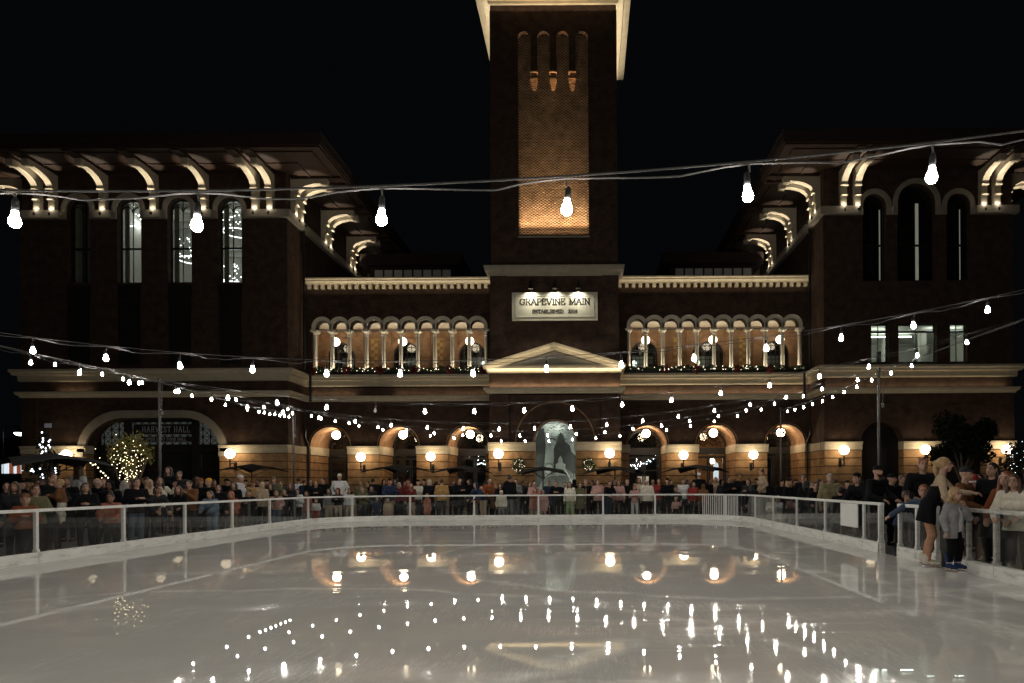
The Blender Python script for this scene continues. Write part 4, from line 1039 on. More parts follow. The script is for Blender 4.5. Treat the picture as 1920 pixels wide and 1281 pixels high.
for (arr, zc, y, zt, m, grp, where, r) in ((LA + RA, 4.92, 47.2, 5.4, 'globe_arch', 'globe lamps hung in the ground arches', 'ground arch', .28), (LA + RA, 11.36, 47.2, 12.52, 'globe_up', 'globe lamps hung in the upper gallery', 'gallery bay', .29)):
    for i, x in enumerate(arr):
        side = ('outermost', 'middle', 'innermost')[i if i < 3 else 5 - i]
        t = thing('hanging_globe', 'hanging globe lamp in the %s %s %s of the tower' % (side, where, 'left' if i < 3 else 'right'), 'lamp', (x, y, zc), grp)
        q = MB(); q.ball((x, y, zc), r, 20, 14); q.build('globe', M[m], t, True)
        q = MB(); q.tube([(x, y, zc + r - .01), (x, y, zt)], .02, 6); q.lathe([(.09, zc + r - .03), (.06, zc + r + .05)], x, y, 10)
        q.tube([(x + r * 1.01 * math.cos(a), y + r * 1.01 * math.sin(a), zc) for a in np.linspace(0, 2 * PI, 25)], .008, 4, False); q.build('stem', M['dark'], t)

# ================================================================== light strings
K = 1.22
bb = MB(); bb.lathe([(r * K, z * K) for r, z in [(.011, .047), (.0135, .04), (.0135, .03), (.021, .013), (.0238, 0), (.0215, -.012), (.013, -.0215), (.002, -.0245)]], 0, 0, 12)
bulb0 = bb.build('bulb', M['bulb'], None, True); BULB = bulb0.data; bpy.data.objects.remove(bulb0)
boff = BULB.copy(); boff.materials[0] = M['bulb_off']
bb = MB(); bb.lathe([(.007, .125), (.012, .12), (.016, .11), (.0175, .075), (.0165, .058)], 0, 0, 10)
s0 = bb.build('socket', M['dark'], None, True); SOCK = s0.data; bpy.data.objects.remove(s0)
def light_string(label, path, bulbs, dark=(), rope=True):
    """path: function s -> point of the carrying cable; bulbs: list of s"""
    s0_, s1_ = path[1], path[2]; f = path[0]
    t = thing('light_string', label, 'string lights', f((s0_ + s1_) / 2), 'strings of bulbs over the rink')
    org = t.location
    q = MB(); n = 60; q.tube([f(s0_ + (s1_ - s0_) * i / n) for i in range(n + 1)], .0062 if f(0)[1] < 4 else .0042, 5)
    if rope:
        pts = []; prev = s0_
        for sb in list(bulbs) + [s1_]:
            m = 8
            for i in range(m):
                u = i / m; p = Vector(f(prev + (sb - prev) * u)); ph = random.uniform(.6, 1.3)
                p.z -= .015 + .042 * math.sin(PI * u) ** 2 * ph * (1 if i % 2 else .8); p.y -= .006
                pts.append(p)
            prev = sb
        q.tube(pts, .0052 if f(0)[1] < 4 else .0034, 5)
    for sb in bulbs:
        p = Vector(f(sb)); q.tube([p + Vector((0, 0, -.01)), p + Vector((.004, 0, -.055))], .006, 5)
    q.build('cable', M['cable'], t)
    for i, sb in enumerate(bulbs):
        p = Vector(f(sb)) - Vector((0, 0, .178)) + Vector((random.uniform(-.012, .012), random.uniform(-.006, .006), random.uniform(-.012, .012)))
        o = bpy.data.objects.new('bulb', boff if i in dark else BULB); COL.objects.link(o); o.parent = t; o.location = p - org
        o.rotation_euler = (random.uniform(-.12, .12), random.uniform(-.12, .12), 0)
        k = bpy.data.objects.new('socket', SOCK); COL.objects.link(k); k.parent = o
    return t
PXL, PXR = -13.0, 8.4
def cross(D, z0, phase, label, spacing=.968, dark_at=None):
    f = lambda s: (s, D, z0 + .178 + .0137 * (s + 2.3) ** 2)
    k0 = math.ceil((PXL + .4 - phase) / spacing); bl = []
    x = phase + k0 * spacing
    while x < PXR - .3: bl.append(x); x += spacing
    dk = [i for i, x in enumerate(bl) if dark_at is not None and abs(x - dark_at) < .45]
    return light_string(label, (f, PXL, PXR), bl, dk)
for D, z0, px, nm in ((3.6, 2.81, 1063, 'nearest string of bulbs, crossing in front of the tower panel'), (9.0, 2.89, 1027, 'string of bulbs crossing at the height of the tower pediment'),
                      (13.4, 2.85, 1075, 'string with one dead bulb crossing below the stone belt courses'), (18.4, 2.92, 1003, 'fourth string of bulbs back from the camera, across the portal arch'),
                      (23.3, 3.08, 1028, 'string of bulbs second from the farthest, over the ground arches'), (27.9, 3.19, 1029, 'farthest string of bulbs, lowest in front of the ground arches')):
    cross(D, z0, (px - 1100) * D / 1280, nm, dark_at=(711 - 1100) * D / 1280 if D == 13.4 else None)
for D in (-1.3, -6.2, -11): cross(D, 2.9, .1, 'unseen string of bulbs added over the near end of the ice behind the viewpoint')  # unseen strings, added to light the near ice
def along(X, y0, y1, z0, z1, label, bulbs):
    f = lambda s: (X, s, z0 + (z1 - z0) * (s - y0) / (y1 - y0) - .10 * math.sin(PI * (s - y0) / (y1 - y0)))
    return light_string(label, (f, y0, y1), bulbs)
along(PXL, 20.8, 30.3, 4.64, 4.62, 'string of bulbs running between the two poles on the left of the rink', [22.5, 24.6, 26.2] + [27.1 + .46 * i for i in range(7)])
along(PXR, 19.6, 29.5, 4.62, 4.60, 'string of bulbs running between the two poles on the right of the rink', [20.1 + 1.05 * i for i in range(9)])
along(PXL, -11, 20.8, 4.6, 4.64, 'string of bulbs leading to the near pole on the left of the rink', [16.7 + .82 * i for i in range(5)])
along(PXR, -11, 19.6, 4.6, 4.62, 'nearly bare cable leading to the near pole on the right of the rink', [17.6, 18.8])
def pole(x, y, z, label):
    t = thing('lighting_pole', label, 'pole', (x, y, -.06), 'poles carrying the string lights')
    q = MB(); q.tube([(x, y, -.06), (x, y, z)], [.05, .038], 10); q.build('shaft', M['pole'], t, True)
    q = MB(); q.lathe([(.055, z - .02), (.055, z + .04), (.02, z + .06)], x, y, 10); q.tube([(x, y - .05, z - .04), (x + .12, y - .05, z - .06)], .012, 5); q.tube([(x + .12, y - .05, z - .06), (x + .10, y - .05, z - .95)], .006, 4); q.build('cap', M['pole'], t)
    q = MB(); q.lathe([(.02, z - 1.1), (.05, z - 1.08), (.05, z - .98), (.02, z - .95)], x + .10, y - .05, 8); q.build('pulley', M['pole'], t)
    q = MB(); q.lathe([(.17, -.06), (.17, -.03), (.07, -.02), (.06, .05)], x, y, 12); q.build('base_plate', M['pole'], t)
pole(PXL, 20.8, 4.68, 'near left pole in front of the wide archway')
pole(PXL, 30.3, 4.66, 'far left pole in front of the lit corner piers')
pole(PXR, 19.6, 4.66, 'near right pole beside the bearded man in the black cap')
pole(PXR, 29.5, 4.64, 'far right pole in front of the last ground arch')

# ================================================================== greenery
def leaf(mb, c, s, n=None, asp=.5):
    d = Vector(RNG.normal(size=3)); d.normalize(); u = d.cross(Vector(RNG.normal(size=3))); u.normalize(); v = d.cross(u)
    c = Vector(c); mb.add([c - u * s, c + v * s * asp, c + u * s, c - v * s * asp], [[0, 1, 2, 3]])
def scatter(center, rad, n, power=.5):
    out = []
    for _ in range(n):
        d = RNG.normal(size=3); d /= np.linalg.norm(d); r = RNG.random() ** power
        out.append(tuple(center[i] + d[i] * rad[i] * r for i in range(3)))
    return out
def lights_mesh(name, pts, r, m, label, cat, group=None):
    q = MB(); pts = list(pts); order = [pts.pop(0)]
    while pts:
        k = min(range(len(pts)), key=lambda i: sum((a - b) ** 2 for a, b in zip(pts[i], order[-1]))); order.append(pts.pop(k))
    q.mi = 1; q.tube(order, r * .22, 3)
    q.mi = 0
    for p in order: q.ball(p, r, 5, 3)
    o = q.build(name, [m, M['dark']])
    tag(o, label, cat, group); return o

def tree(label, base, h, crown_c, crown_r, n, ls, mleaf, clumps=9, trunk_r=.09, seed=1, group=None, emin=-.5):
    random.seed(seed)
    t = thing('tree', label, 'tree', base, group)
    q = MB(); x, y, z = base; tips = []
    q.tube([(x, y, z), (x + .03, y, z + h * .25), (x - .02, y, z + h * .45)], [trunk_r, trunk_r * .8, trunk_r * .6], 8)
    for i in range(clumps):
        a = 2 * PI * i / clumps + random.uniform(-.3, .3); e = random.uniform(emin, 1.25 if emin > 0 else 1)
        tip = (crown_c[0] + crown_r[0] * .72 * math.cos(a) * math.cos(e), crown_c[1] + crown_r[1] * .72 * math.sin(a) * math.cos(e), crown_c[2] + crown_r[2] * .75 * math.sin(e))
        tips.append(tip)
        m_ = tuple((p_ + q_) / 2 + random.uniform(-.1, .1) for p_, q_ in zip((x, y, z + h * .42), tip))
        q.tube([(x - .02, y, z + h * (.30 + .15 * random.random())), m_, tip], [trunk_r * .55, trunk_r * .35, trunk_r * .1], 5)
    q.build('trunk', M['bark'], t)
    q = MB()
    for tip in tips + [crown_c]:
        rr = random.uniform(.26, .5)
        for p in scatter(tip, [c * rr for c in crown_r], n // (clumps + 1), .6): leaf(q, p, ls * random.uniform(.6, 1.3))
    q.build('crown', mleaf, t)
    return t, tips
random.seed(3)
bx, by, bz = P(246, 868, 21)
t, tips = tree('small olive tree wound with warm fairy lights behind the left crowd', (bx, by, -.06), 3.0, (bx, by, 2.1), (.74, .65, .98), 1700, .045, M['leaf_gold'], 13, .06, 5, emin=.05)
pts = []
for tip in tips:
    for i in range(11):
        u = i / 10; pts.append((bx + (tip[0] - bx) * u + random.gauss(0, .03), by - .10 + (tip[1] - by) * u + random.gauss(0, .04), 1.15 + (tip[2] - 1.15) * u ** .8 + random.gauss(0, .03)))
pts += [(bx + random.gauss(0, .36), by - .35 - random.random() * .3, 2.1 + random.gauss(0, .4)) for _ in range(14)]
lights_mesh('fairy_light_string', pts, .011, M['fairy'], 'warm white fairy lights wound through the small olive tree', 'fairy lights', 'fairy lights in trees')
pts = [P(x, y, 20.6) for x, y in ((170, 868), (174, 872), (179, 871), (184, 877), (189, 884), (194, 887), (198, 892), (203, 896), (206, 903))]
lights_mesh('fairy_light_string', pts, .018, M['fairy'], 'short loose strand of fairy lights trailing left of the olive tree', 'fairy lights', 'fairy lights in trees')
bx, by, bz = P(84, 860, 25)
t, tips = tree('slim dark tree dotted with cool white lights on the far left', (bx, by, -.06), 3.6, (bx, by, 2.3), (.55, .5, 1.1), 900, .06, M['leaf_black'], 8, .05, 9)
pts = [P(x + random.uniform(-1, 1), y, 24.6) for x, y in ((78, 811), (80, 822), (80, 826), (81, 829), (93, 825), (92, 828), (75, 834), (92, 835), (77, 839), (80, 838), (86, 841), (80, 847), (78, 851), (86, 846), (82, 855), (108, 857), (112, 852), (111, 857), (93, 839), (61, 880), (62, 884), (79, 890), (81, 896), (82, 902), (76, 895), (75, 903), (103, 878), (104, 883), (105, 887), (58, 883), (76, 879))]
lights_mesh('fairy_light_string', pts, .028, M['fairy_white'], 'cool white fairy lights on the slim dark tree at far left', 'fairy lights', 'fairy lights in trees')
bx, by, bz = P(1806, 850, 30)
tree('broad dark oak hiding the second arch of the right wing', (bx, by, -.06), 4.2, (bx, by, 3.1), (1.55, 1.3, 1.5), 5200, .10, M['leaf_black'], 12, .13, 21)
bx, by, bz = P(1925, 860, 17)
t, tips = tree('tree with cool white fairy lights at the right edge', (bx, by, -.06), 3.0, (bx, by, 2.0), (.55, .5, .7), 1100, .055, M['leaf_black'], 8, .06, 33)
pts = [(bx - .45 + random.gauss(0, .16), by - .3, 1.95 + random.gauss(0, .33)) for _ in range(24)]
lights_mesh('fairy_light_string', pts, .006, M['fairy_white'], 'cool white fairy lights on the tree at the right edge', 'fairy lights', 'fairy lights in trees')

# wreaths
M['wreath_leaf'] = mat('fir_wreath', (.05, .10, .035), .6, noise=.3, nscale=8)
for x, nm in ((P(973, 873, PY)[0], 'round evergreen wreath with lit baubles left of the mural'), (P(1104, 873, PY)[0], 'round evergreen wreath with lit baubles right of the mural')):
    z = CAMH + 33.5 * PY / 1280 + .1; y = PY - .17
    t = thing('wreath', nm, 'wreath', (x, y, z), 'wreaths on the portal')
    q = MB()
    for i in range(620):
        a = random.uniform(0, 2 * PI); r = .30 + random.gauss(0, .075); leaf(q, (x + r * math.cos(a), y + random.gauss(0, .05), z + r * math.sin(a)), .06)
    q.build('foliage', M['wreath_leaf'], t)
    q = MB()
    for i in range(12):
        a = 2 * PI * i / 17; r = .30 + random.uniform(-.1, .1); q.ball((x + r * math.cos(a), y - .09, z + r * math.sin(a)), .034, 8, 6)
    q.build('bauble', M.setdefault('bauble', mat('silver_bauble', (.7, .6, .5), .2, metal=.8, noise=0)), t, True)['kind'] = 'stuff'
    q = MB()
    for i in range(20):
        a = random.uniform(0, 2 * PI); r = .30 + random.gauss(0, .09); q.ball((x + r * math.cos(a), y - .10, z + r * math.sin(a)), .012, 5, 3)
    q.build('fairy_light', M['fairy_dim'], t)['kind'] = 'stuff'
    q = MB()
    for s in (-1, 1): q.add([(x, y - .08, z - .30), (x + s * .16, y - .1, z - .22), (x + s * .17, y - .1, z - .38)], [[0, 1, 2]])
    q.build('ribbon', M['red'], t)
# balcony planters
def bow(mb, x, y, z, s):
    for i in range(30):
        a = random.uniform(0, 2 * PI); r = s * random.uniform(.15, 1)
        c = Vector((x + r * math.cos(a) * .9, y - random.uniform(0, .15), z + r * math.sin(a)))
        leaf(mb, c, .13 * random.uniform(.7, 1.2), asp=.65)
for cols, xs, nm in ((lcols, (235, 560, 870, 1195, 1535, 1850), 'left'), (rcols, (420, 700, 1055, 1360), 'right')):
    t = thing('balcony_garland', 'fir garland with red ribbons and tiny lights on the %s gallery ledge' % nm, 'garland', ((cols[0] + cols[-1]) / 2, 45.6, 8.85), 'garlands on the gallery ledges')
    q = MB(); q.box(cols[0] - .2, cols[-1] + .2, 45.52, 45.78, 8.845, 9.02); q.build('planter_box', M['dark'], t)
    q = MB()
    for i in range(2600):
        x = random.uniform(cols[0] - .15, cols[-1] + .15); hgt = .18 + .08 * math.sin(x * 3.1) + .05 * math.sin(x * 7.7)
        leaf(q, (x, 45.5 + random.gauss(0, .10), 9.06 + random.uniform(-.16, 1) * hgt), .10, asp=.35)
    q.build('foliage', M['leaf'], t)
    for px in xs:
        q = MB(); X = P(540 + px / 5.05 if nm == 'left' else 1160 + px / 4.8, 690, 45.4)[0]; bow(q, X, 45.36, 9.05, .30); q.build('red_bow', M['red'], t)
    q = MB()
    for i in range(75):
        x = random.uniform(cols[0], cols[-1] - (3.5 if nm == 'right' and random.random() < .6 else 0)); q.ball((x, 45.38 + random.uniform(-.04, .1), 9.10 + random.uniform(-.12, .14)), .019, 5, 3)
    q.build('fairy_light', M['fairy_dim'], t)['kind'] = 'stuff'

# ================================================================== canopies, street bits on the far left
def umbrella(x, y, z, w_, rot, label):
    t = thing('parasol', label, 'parasol', (x, y, -.06), 'black parasols on the plaza')
    q = MB(); n = 8; vs = [(x, y, z + .10)]; vs2 = [(x, y, z + .05)]
    for k in range(4 * n):
        c = k // n; u = (k % n) / n
        a0, a1 = rot + PI / 2 * c, rot + PI / 2 * (c + 1)
        p = Vector((math.cos(a0), math.sin(a0))) * (1 - u) + Vector((math.cos(a1), math.sin(a1))) * u
        inset = 1 - .16 * math.sin(PI * u)
        zz = z - .30 + .24 * math.sin(PI * u)
        vs.append((x + p.x * w_ * .7 * inset, y + p.y * w_ * .7 * inset, zz)); vs2.append((x + p.x * w_ * .7 * inset, y + p.y * w_ * .7 * inset, zz - .03))
    m_ = 4 * n
    q.add(vs + vs2, [[0, 1 + k, 1 + (k + 1) % m_] for k in range(m_)] + [[m_ + 1, m_ + 2 + (k + 1) % m_, m_ + 2 + k] for k in range(m_)] + [[1 + k, 1 + (k + 1) % m_, m_ + 2 + (k + 1) % m_, m_ + 2 + k] for k in range(m_)])
    q.build('canopy', M['umbrella'], t)
    q = MB(); q.tube([(x, y, -.06), (x, y, z + .05)], .035, 8); q.build('pole', M['dark'], t)
    q = MB()
    for c in range(4):
        a = rot + PI / 2 * c; q.tube([(x, y, z - .55), (x + math.cos(a) * w_ * .36, y + math.sin(a) * w_ * .36, z - .08)], .014, 4)
    q.build('rib', M['dark'], t)
    q = MB(); q.lathe([(.3, -.06), (.3, .0), (.08, .03)], x, y, 14); q.build('base', M['dark'], t)
for px, py, D, w_, rot, nm in ((472, 878, 34, 2.5, .5, 'black parasol in front of the lit corner pier on the left'), (745, 879, 36, 2.7, .35, 'black parasol in front of the second ground arch'),
                               (868, 881, 36, 2.5, .6, 'black parasol in front of the third ground arch'), (1018, 883, 35, 2.45, PI / 4, 'black parasol in front of the mural'),
                               (1153, 882, 35, 2.7, .5, 'black parasol just right of the portal'), (1305, 879, 36, 2.8, .3, 'black parasol before the orange lit doorway'),
                               (95, 864, 19, 2.4, .2, 'large black parasol over the crowd at far left')):
    X, Y, Z = P(px, py, D); umbrella(X, Y, Z + .12, w_, rot, nm)
sh = thing('shop_building', 'low distant shop with white and red lit windows at far left', 'building', (-60, 70, -.06))
q = MB(); q.box(-75, -46, 70, 80, -.06, 6.5); q.build('wall', M['roof'], sh)
for x0, x1, m_ in ((3, 16, 'shop_white'), (26, 30, 'shop_white'), (31, 39, 'shop_red'), (39, 45, 'shop_white'), (17, 25, 'shop_red')):
    q = MB(); A = P(x0, 868, 69.9); B = P(x1, 888, 69.9); q.box(A[0], B[0], 69.9, 69.98, B[2], A[2]); q.build('shop_window', M[m_], sh)
X, Y, Z = P(38, 813, 55)
t = thing('street_lamp', 'street lamp with a flat white lit head at far left', 'street lamp', (X, Y, -.06))
q = MB(); q.lathe([(.40, Z), (.40, Z + .05)], X, Y, 16); q.ball((X, Y, Z - .02), .36, 16, 8, .45); q.build('lens', M['street_lens'], t)
q = MB(); q.lathe([(.44, Z + .06), (.44, Z + .11), (.1, Z + .3)], X, Y, 16); q.tube([(X, Y, Z + .3), (X - .2, Y, Z + .6), (X - 1.4, Y, Z + .6), (X - 1.4, Y, -.06)], .06, 8); q.build('post', M['dark'], t)
X, Y, Z = P(90, 798, 42)
t = thing('street_sign', 'small pale square street sign on twin thin posts at far left', 'sign', (X, Y, -.06))
q = MB(); q.box(X - .22, X + .22, Y, Y + .02, Z - .13, Z + .13); q.build('plate', M.setdefault('sign_face', mat('pale_sign_face', (.5, .5, .52), .6, noise=.05)), t)
q = MB()
for s in (-.12, .12): q.tube([(X + s, Y + .04, -.06), (X + s, Y + .04, Z + .3)], .015, 6)
q.build('post', M['pole'], t)
light('SPOT', (X, Y - 2, Z + .6), 18, (.9, .95, 1), .1, aim=(X, Y, Z), spot=35, name='street_sign_light')
# ================================================================== people: smooth bodies grown from tapered limbs
def surface_net(V, lo, vox):
    nx, ny, nz = V.shape
    S = V < 0
    c = S[:-1, :-1, :-1].astype(np.int8)
    tot = np.zeros_like(c)
    for dx in (0, 1):
        for dy in (0, 1):
            for dz in (0, 1): tot += S[dx:nx - 1 + dx, dy:ny - 1 + dy, dz:nz - 1 + dz]
    act = (tot > 0) & (tot < 8)
    idx = -np.ones(act.shape, int); I = np.argwhere(act); idx[act] = np.arange(len(I))
    acc = np.zeros((len(I), 3)); cnt = np.zeros(len(I))
    cor = [(dx, dy, dz) for dx in (0, 1) for dy in (0, 1) for dz in (0, 1)]
    for a in range(8):
        for b_ in range(a + 1, 8):
            A, B = cor[a], cor[b_]
            if sum(abs(p - q) for p, q in zip(A, B)) != 1: continue
            va = V[I[:, 0] + A[0], I[:, 1] + A[1], I[:, 2] + A[2]]; vb = V[I[:, 0] + B[0], I[:, 1] + B[1], I[:, 2] + B[2]]
            m = (va < 0) != (vb < 0); t = np.where(m, va / np.where(m, va - vb, 1), 0)
            pos = np.array(A) + t[:, None] * (np.array(B) - np.array(A))
            acc += pos * m[:, None]; cnt += m
    verts = np.array(lo) + (I + acc / cnt[:, None]) * vox
    faces = []
    for ax in range(3):
        o1, o2 = [(1, 2), (2, 0), (0, 1)][ax]
        sl0 = [slice(None)] * 3; sl1 = [slice(None)] * 3; sl0[ax] = slice(0, -1); sl1[ax] = slice(1, None)
        cr = S[tuple(sl0)] != S[tuple(sl1)]
        E = np.argwhere(cr)
        E = E[(E[:, o1] > 0) & (E[:, o2] > 0) & (E[:, o1] < V.shape[o1] - 1) & (E[:, o2] < V.shape[o2] - 1)]
        def cell(d1, d2):
            q = E.copy(); q[:, o1] -= d1; q[:, o2] -= d2; return idx[q[:, 0], q[:, 1], q[:, 2]]
        Q = np.stack([cell(1, 1), cell(0, 1), cell(0, 0), cell(1, 0)], 1)
        flip = ~S[E[:, 0], E[:, 1], E[:, 2]]
        Q[flip] = Q[flip][:, ::-1]
        faces.append(Q)
    return verts, np.concatenate(faces)

class Sdf:
    """tapered capsules and ellipsoids blended into one skin; cuts trim it"""
    def __init__(s, vox, k=.022): s.p = []; s.cuts = []; s.vox = vox; s.k = k
    def cap(s, a, b, ra, rb=None): s.p.append(('c', np.array(a, float), np.array(b, float), ra, ra if rb is None else rb)); return s
    def ell(s, c, r): s.p.append(('e', np.array(c, float), np.array(r, float), 0, 0)); return s
    def cut(s, fn): s.cuts.append(fn); return s
    def mesh(s, name):
        los = []; his = []
        for t, a, b, ra, rb in s.p:
            if t == 'c': R = max(ra, rb); los.append(np.minimum(a, b) - R); his.append(np.maximum(a, b) + R)
            else: los.append(a - b); his.append(a + b)
        lo = np.min(los, 0) - s.vox * 3; hi = np.max(his, 0) + s.vox * 3
        n = np.ceil((hi - lo) / s.vox).astype(int) + 1
        ax = [lo[i] + np.arange(n[i]) * s.vox for i in range(3)]
        V = np.full(n, .5)
        for (t, a, b, ra, rb), l, h in zip(s.p, los, his):
            m = s.k * 2 + s.vox * 2
            i0 = np.maximum(((l - m - lo) / s.vox).astype(int), 0); i1 = np.minimum(((h + m - lo) / s.vox).astype(int) + 2, n)
            X = ax[0][i0[0]:i1[0], None, None]; Y = ax[1][None, i0[1]:i1[1], None]; Z = ax[2][None, None, i0[2]:i1[2]]
            if t == 'c':
                d = b - a; L = max(1e-9, d @ d)
                u = np.clip(((X - a[0]) * d[0] + (Y - a[1]) * d[1] + (Z - a[2]) * d[2]) / L, 0, 1)
                D = np.sqrt((X - a[0] - u * d[0]) ** 2 + (Y - a[1] - u * d[1]) ** 2 + (Z - a[2] - u * d[2]) ** 2) - (ra + u * (rb - ra))
            else:
                q = np.sqrt(((X - a[0]) / b[0]) ** 2 + ((Y - a[1]) / b[1]) ** 2 + ((Z - a[2]) / b[2]) ** 2)
                D = (q - 1) * b.min()
            sl = tuple(slice(p, q) for p, q in zip(i0, i1))
            W = V[sl]; h = np.maximum(s.k - np.abs(W - D), 0) / s.k
            V[sl] = np.minimum(W, D) - h * h * s.k * .25
        X = ax[0][:, None, None]; Y = ax[1][None, :, None]; Z = ax[2][None, None, :]
        for fn in s.cuts: V = np.maximum(V, fn(X, Y, Z))
        v, f = surface_net(V, lo, s.vox)
        me = bpy.data.meshes.new(name); me.from_pydata(v.tolist(), [], f.tolist())
        me.polygons.foreach_set('use_smooth', [True] * len(me.polygons)); me.update()
        return me

KIND = {  # height, head height, shoulder half width, hip half width, hip height, girth
    'man': (1.76, .232, .192, .088, .51, 1.05), 'woman': (1.66, .222, .165, .090, .515, .93), 'child': (1.22, .205, .128, .066, .485, .74), 'toddler': (.92, .19, .105, .056, .44, .66)}
POSES = {  # torso lean, (elbow, wrist) offsets from the shoulder in body heights, one per arm (mirrored in x)
    'stand': (2, [((.035, .015, -.165), (.04, -.03, -.31))] * 2),
    'rail': (15, [((.05, -.05, -.15), (.0, -.19, -.20))] * 2),
    'cross': (1, [((.05, -.02, -.155), (-.135, -.115, -.125)), ((.05, -.02, -.16), (-.13, -.10, -.155))]),
    'phone': (3, [((.035, .01, -.165), (.03, -.06, -.30)), ((.03, -.07, -.145), (-.06, -.185, -.03))]),
    'cup': (4, [((.045, -.02, -.155), (-.06, -.15, -.11))] * 2),
    'pocket': (0, [((.075, .03, -.15), (.01, -.055, -.265))] * 2),
    'bend': (42, [((.05, -.06, -.15), (.0, -.17, -.22))] * 2),
    'carry': (-3, [((.05, -.05, -.15), (-.08, -.16, -.14))] * 2),
    'wave': (2, [((.035, .015, -.165), (.04, -.03, -.31)), ((.08, -.03, -.10), (.10, -.10, .04))]),
    'chin': (0, [((.06, .02, -.155), (.055, -.03, -.29)), ((.04, -.08, -.14), (-.10, -.125, .015))]),
    'point': (24, [((.13, -.10, -.07), (.27, -.17, -.17)), ((.06, -.10, -.12), (-.02, -.2, -.14))]),
    'skate': (21, [((.055, -.03, -.16), (.085, -.10, -.30)), ((.04, -.10, -.12), (.0, -.24, -.13))]),
}
class Fig:
    def __init__(s, kind, pose, vox, fingers=False):
        H, hh, sw, hw, hz, gth = KIND[kind]; s.kind = kind; s.H = H; s.hh = hh; s.g = gth; s.vox = vox
        lean, arms = POSES[pose]; a = math.radians(lean); hipz = hz * H
        rot = lambda p: np.array((p[0], p[1] * math.cos(a) - (p[2] - hipz) * math.sin(a), hipz + (p[2] - hipz) * math.cos(a) + p[1] * math.sin(a)))
        s.rot = rot
        back = .5 * math.sin(a) * .30   # hips go back as the torso leans
        shz = H - hh - .055 * H; s.shz = shz
        s.hip = [np.array((q * hw, 0, hipz)) for q in (-1, 1)]
        kb = .05 if pose == 'skate' else .015
        s.knee = [np.array((q * (hw + .012), -kb - .01 * (q > 0), .285 * H)) for q in (-1, 1)]
        s.ank = [np.array((q * (hw + .02), (.06 if pose == 'skate' and q > 0 else .01), .055 * H)) for q in (-1, 1)]
        s.pel = np.array((0, 0, hipz + .03 * H)); s.waist = rot((0, 0, .61 * H if hz > .5 else .58 * H)); s.chest = rot((0, -.01, shz - .10 * H))
        s.sh = [rot((q * sw, 0, shz)) for q in (-1, 1)]; s.neck = rot((0, .005, shz + .012 * H))
        hp = math.radians(lean * .55); nb = s.neck
        s.hc = nb + np.array((0, -.02 - .10 * math.sin(hp), (H - hh * .5) - (shz + .012 * H)))
        s.elb = []; s.wri = []
        for q, sh, (e, w_) in zip((-1, 1), s.sh, arms):
            s.elb.append(sh + np.array((q * e[0], e[1], e[2])) * H); s.wri.append(sh + np.array((q * w_[0], w_[1], w_[2])) * H)
        s.fingers = fingers; s.pose = pose; s.sw = sw; s.hw = hw
        s.top_z = s.hc[2] + hh * .5
    def torso(s, S, inf=0., low=True):
        g = s.g; H = s.H
        r = .085 * g + inf
        for q in (-1, 1):
            if low: S.cap(s.pel + (q * s.hw * .62, .005, 0), s.waist + (q * s.hw * .55, 0, 0), .098 * g + inf, .088 * g + inf)
            S.cap(s.waist + (q * s.hw * .55, 0, 0), s.chest + (q * s.sw * .48, 0, 0), .088 * g + inf, .102 * g + inf)
        S.cap(s.sh[0] + (.03, 0, -.03), s.sh[1] + (-.03, 0, -.03), .066 * g + inf * .9)
        S.cap(s.chest, s.neck + (0, .01, 0), .09 * g + inf, .055 * g + inf * .6)
        if s.kind == 'woman':
            for q in (-1, 1): S.ell(s.chest + (q * .07, -.085, -.01), (.065 + inf * .6, .055 + inf * .6, .065 + inf * .6))
        return S
    def arms(s, S, inf=0., upto=1., which=(0, 1)):
        g = s.g
        for i in which:
            S.cap(s.sh[i], s.elb[i], .052 * g + inf, .041 * g + inf)
            e, w_ = s.elb[i], s.wri[i]
            S.cap(e, e + (w_ - e) * upto, .041 * g + inf, (.041 - .012 * upto) * g + inf)
        return S
    def legs(s, S, inf=0., upto=1.):
        g = s.g
        for i in (0, 1):
            S.cap(s.hip[i] + (0, .01, -.01), s.knee[i], .090 * g + inf, .058 * g + inf)
            k, a = s.knee[i], s.ank[i]; c = k + (a - k) * .32 + (0, .018, 0)
            S.cap(k, c, .056 * g + inf, .055 * g + inf); S.cap(c, k + (a - k) * upto, .055 * g + inf, .036 * g + inf)
        return S
    def hand(s, S, i, detail):
        w_, e = s.wri[i], s.elb[i]; d = (w_ - e); d = d / np.linalg.norm(d); g = .75 + .25 * s.g if s.H > 1.3 else .72
        q = -1 if i == 0 else 1
        side = np.cross(d, (0, 0, 1.)); n = np.linalg.norm(side); side = side / n if n > .2 else np.array((0, -1., 0)) * q
        nrm = np.cross(side, d)
        palm = w_ + d * .075 * g
        if not detail:
            S.cap(w_, palm, .026 * g, .036 * g); S.cap(palm, palm + d * .075 * g - nrm * .02, .03 * g, .018 * g); return
        for o in (-.026, -.009, .009, .026): S.cap(w_ + side * o * .6, palm + side * o * g, .017 * g, .0155 * g)
        for o, L in ((-.030, .062), (-.010, .078), (.011, .084), (.031, .070)):
            k0 = palm + side * o * g; k1 = k0 + (d * .6 - nrm * .18) * L * g * .75; k2 = k1 + (d * .45 - nrm * .5) * L * g * .7
            S.cap(k0, k1, .0105 * g, .0098 * g); S.cap(k1, k2, .0098 * g, .0082 * g)
        t0 = w_ + d * .03 * g + side * .024 * q * g; t1 = t0 + (side * q * .8 + d * .55 - nrm * .2) * .045 * g; t2 = t1 + (d * .9 - nrm * .4) * .03 * g
        S.cap(t0, t1, .014 * g, .0115 * g); S.cap(t1, t2, .0115 * g, .009 * g)
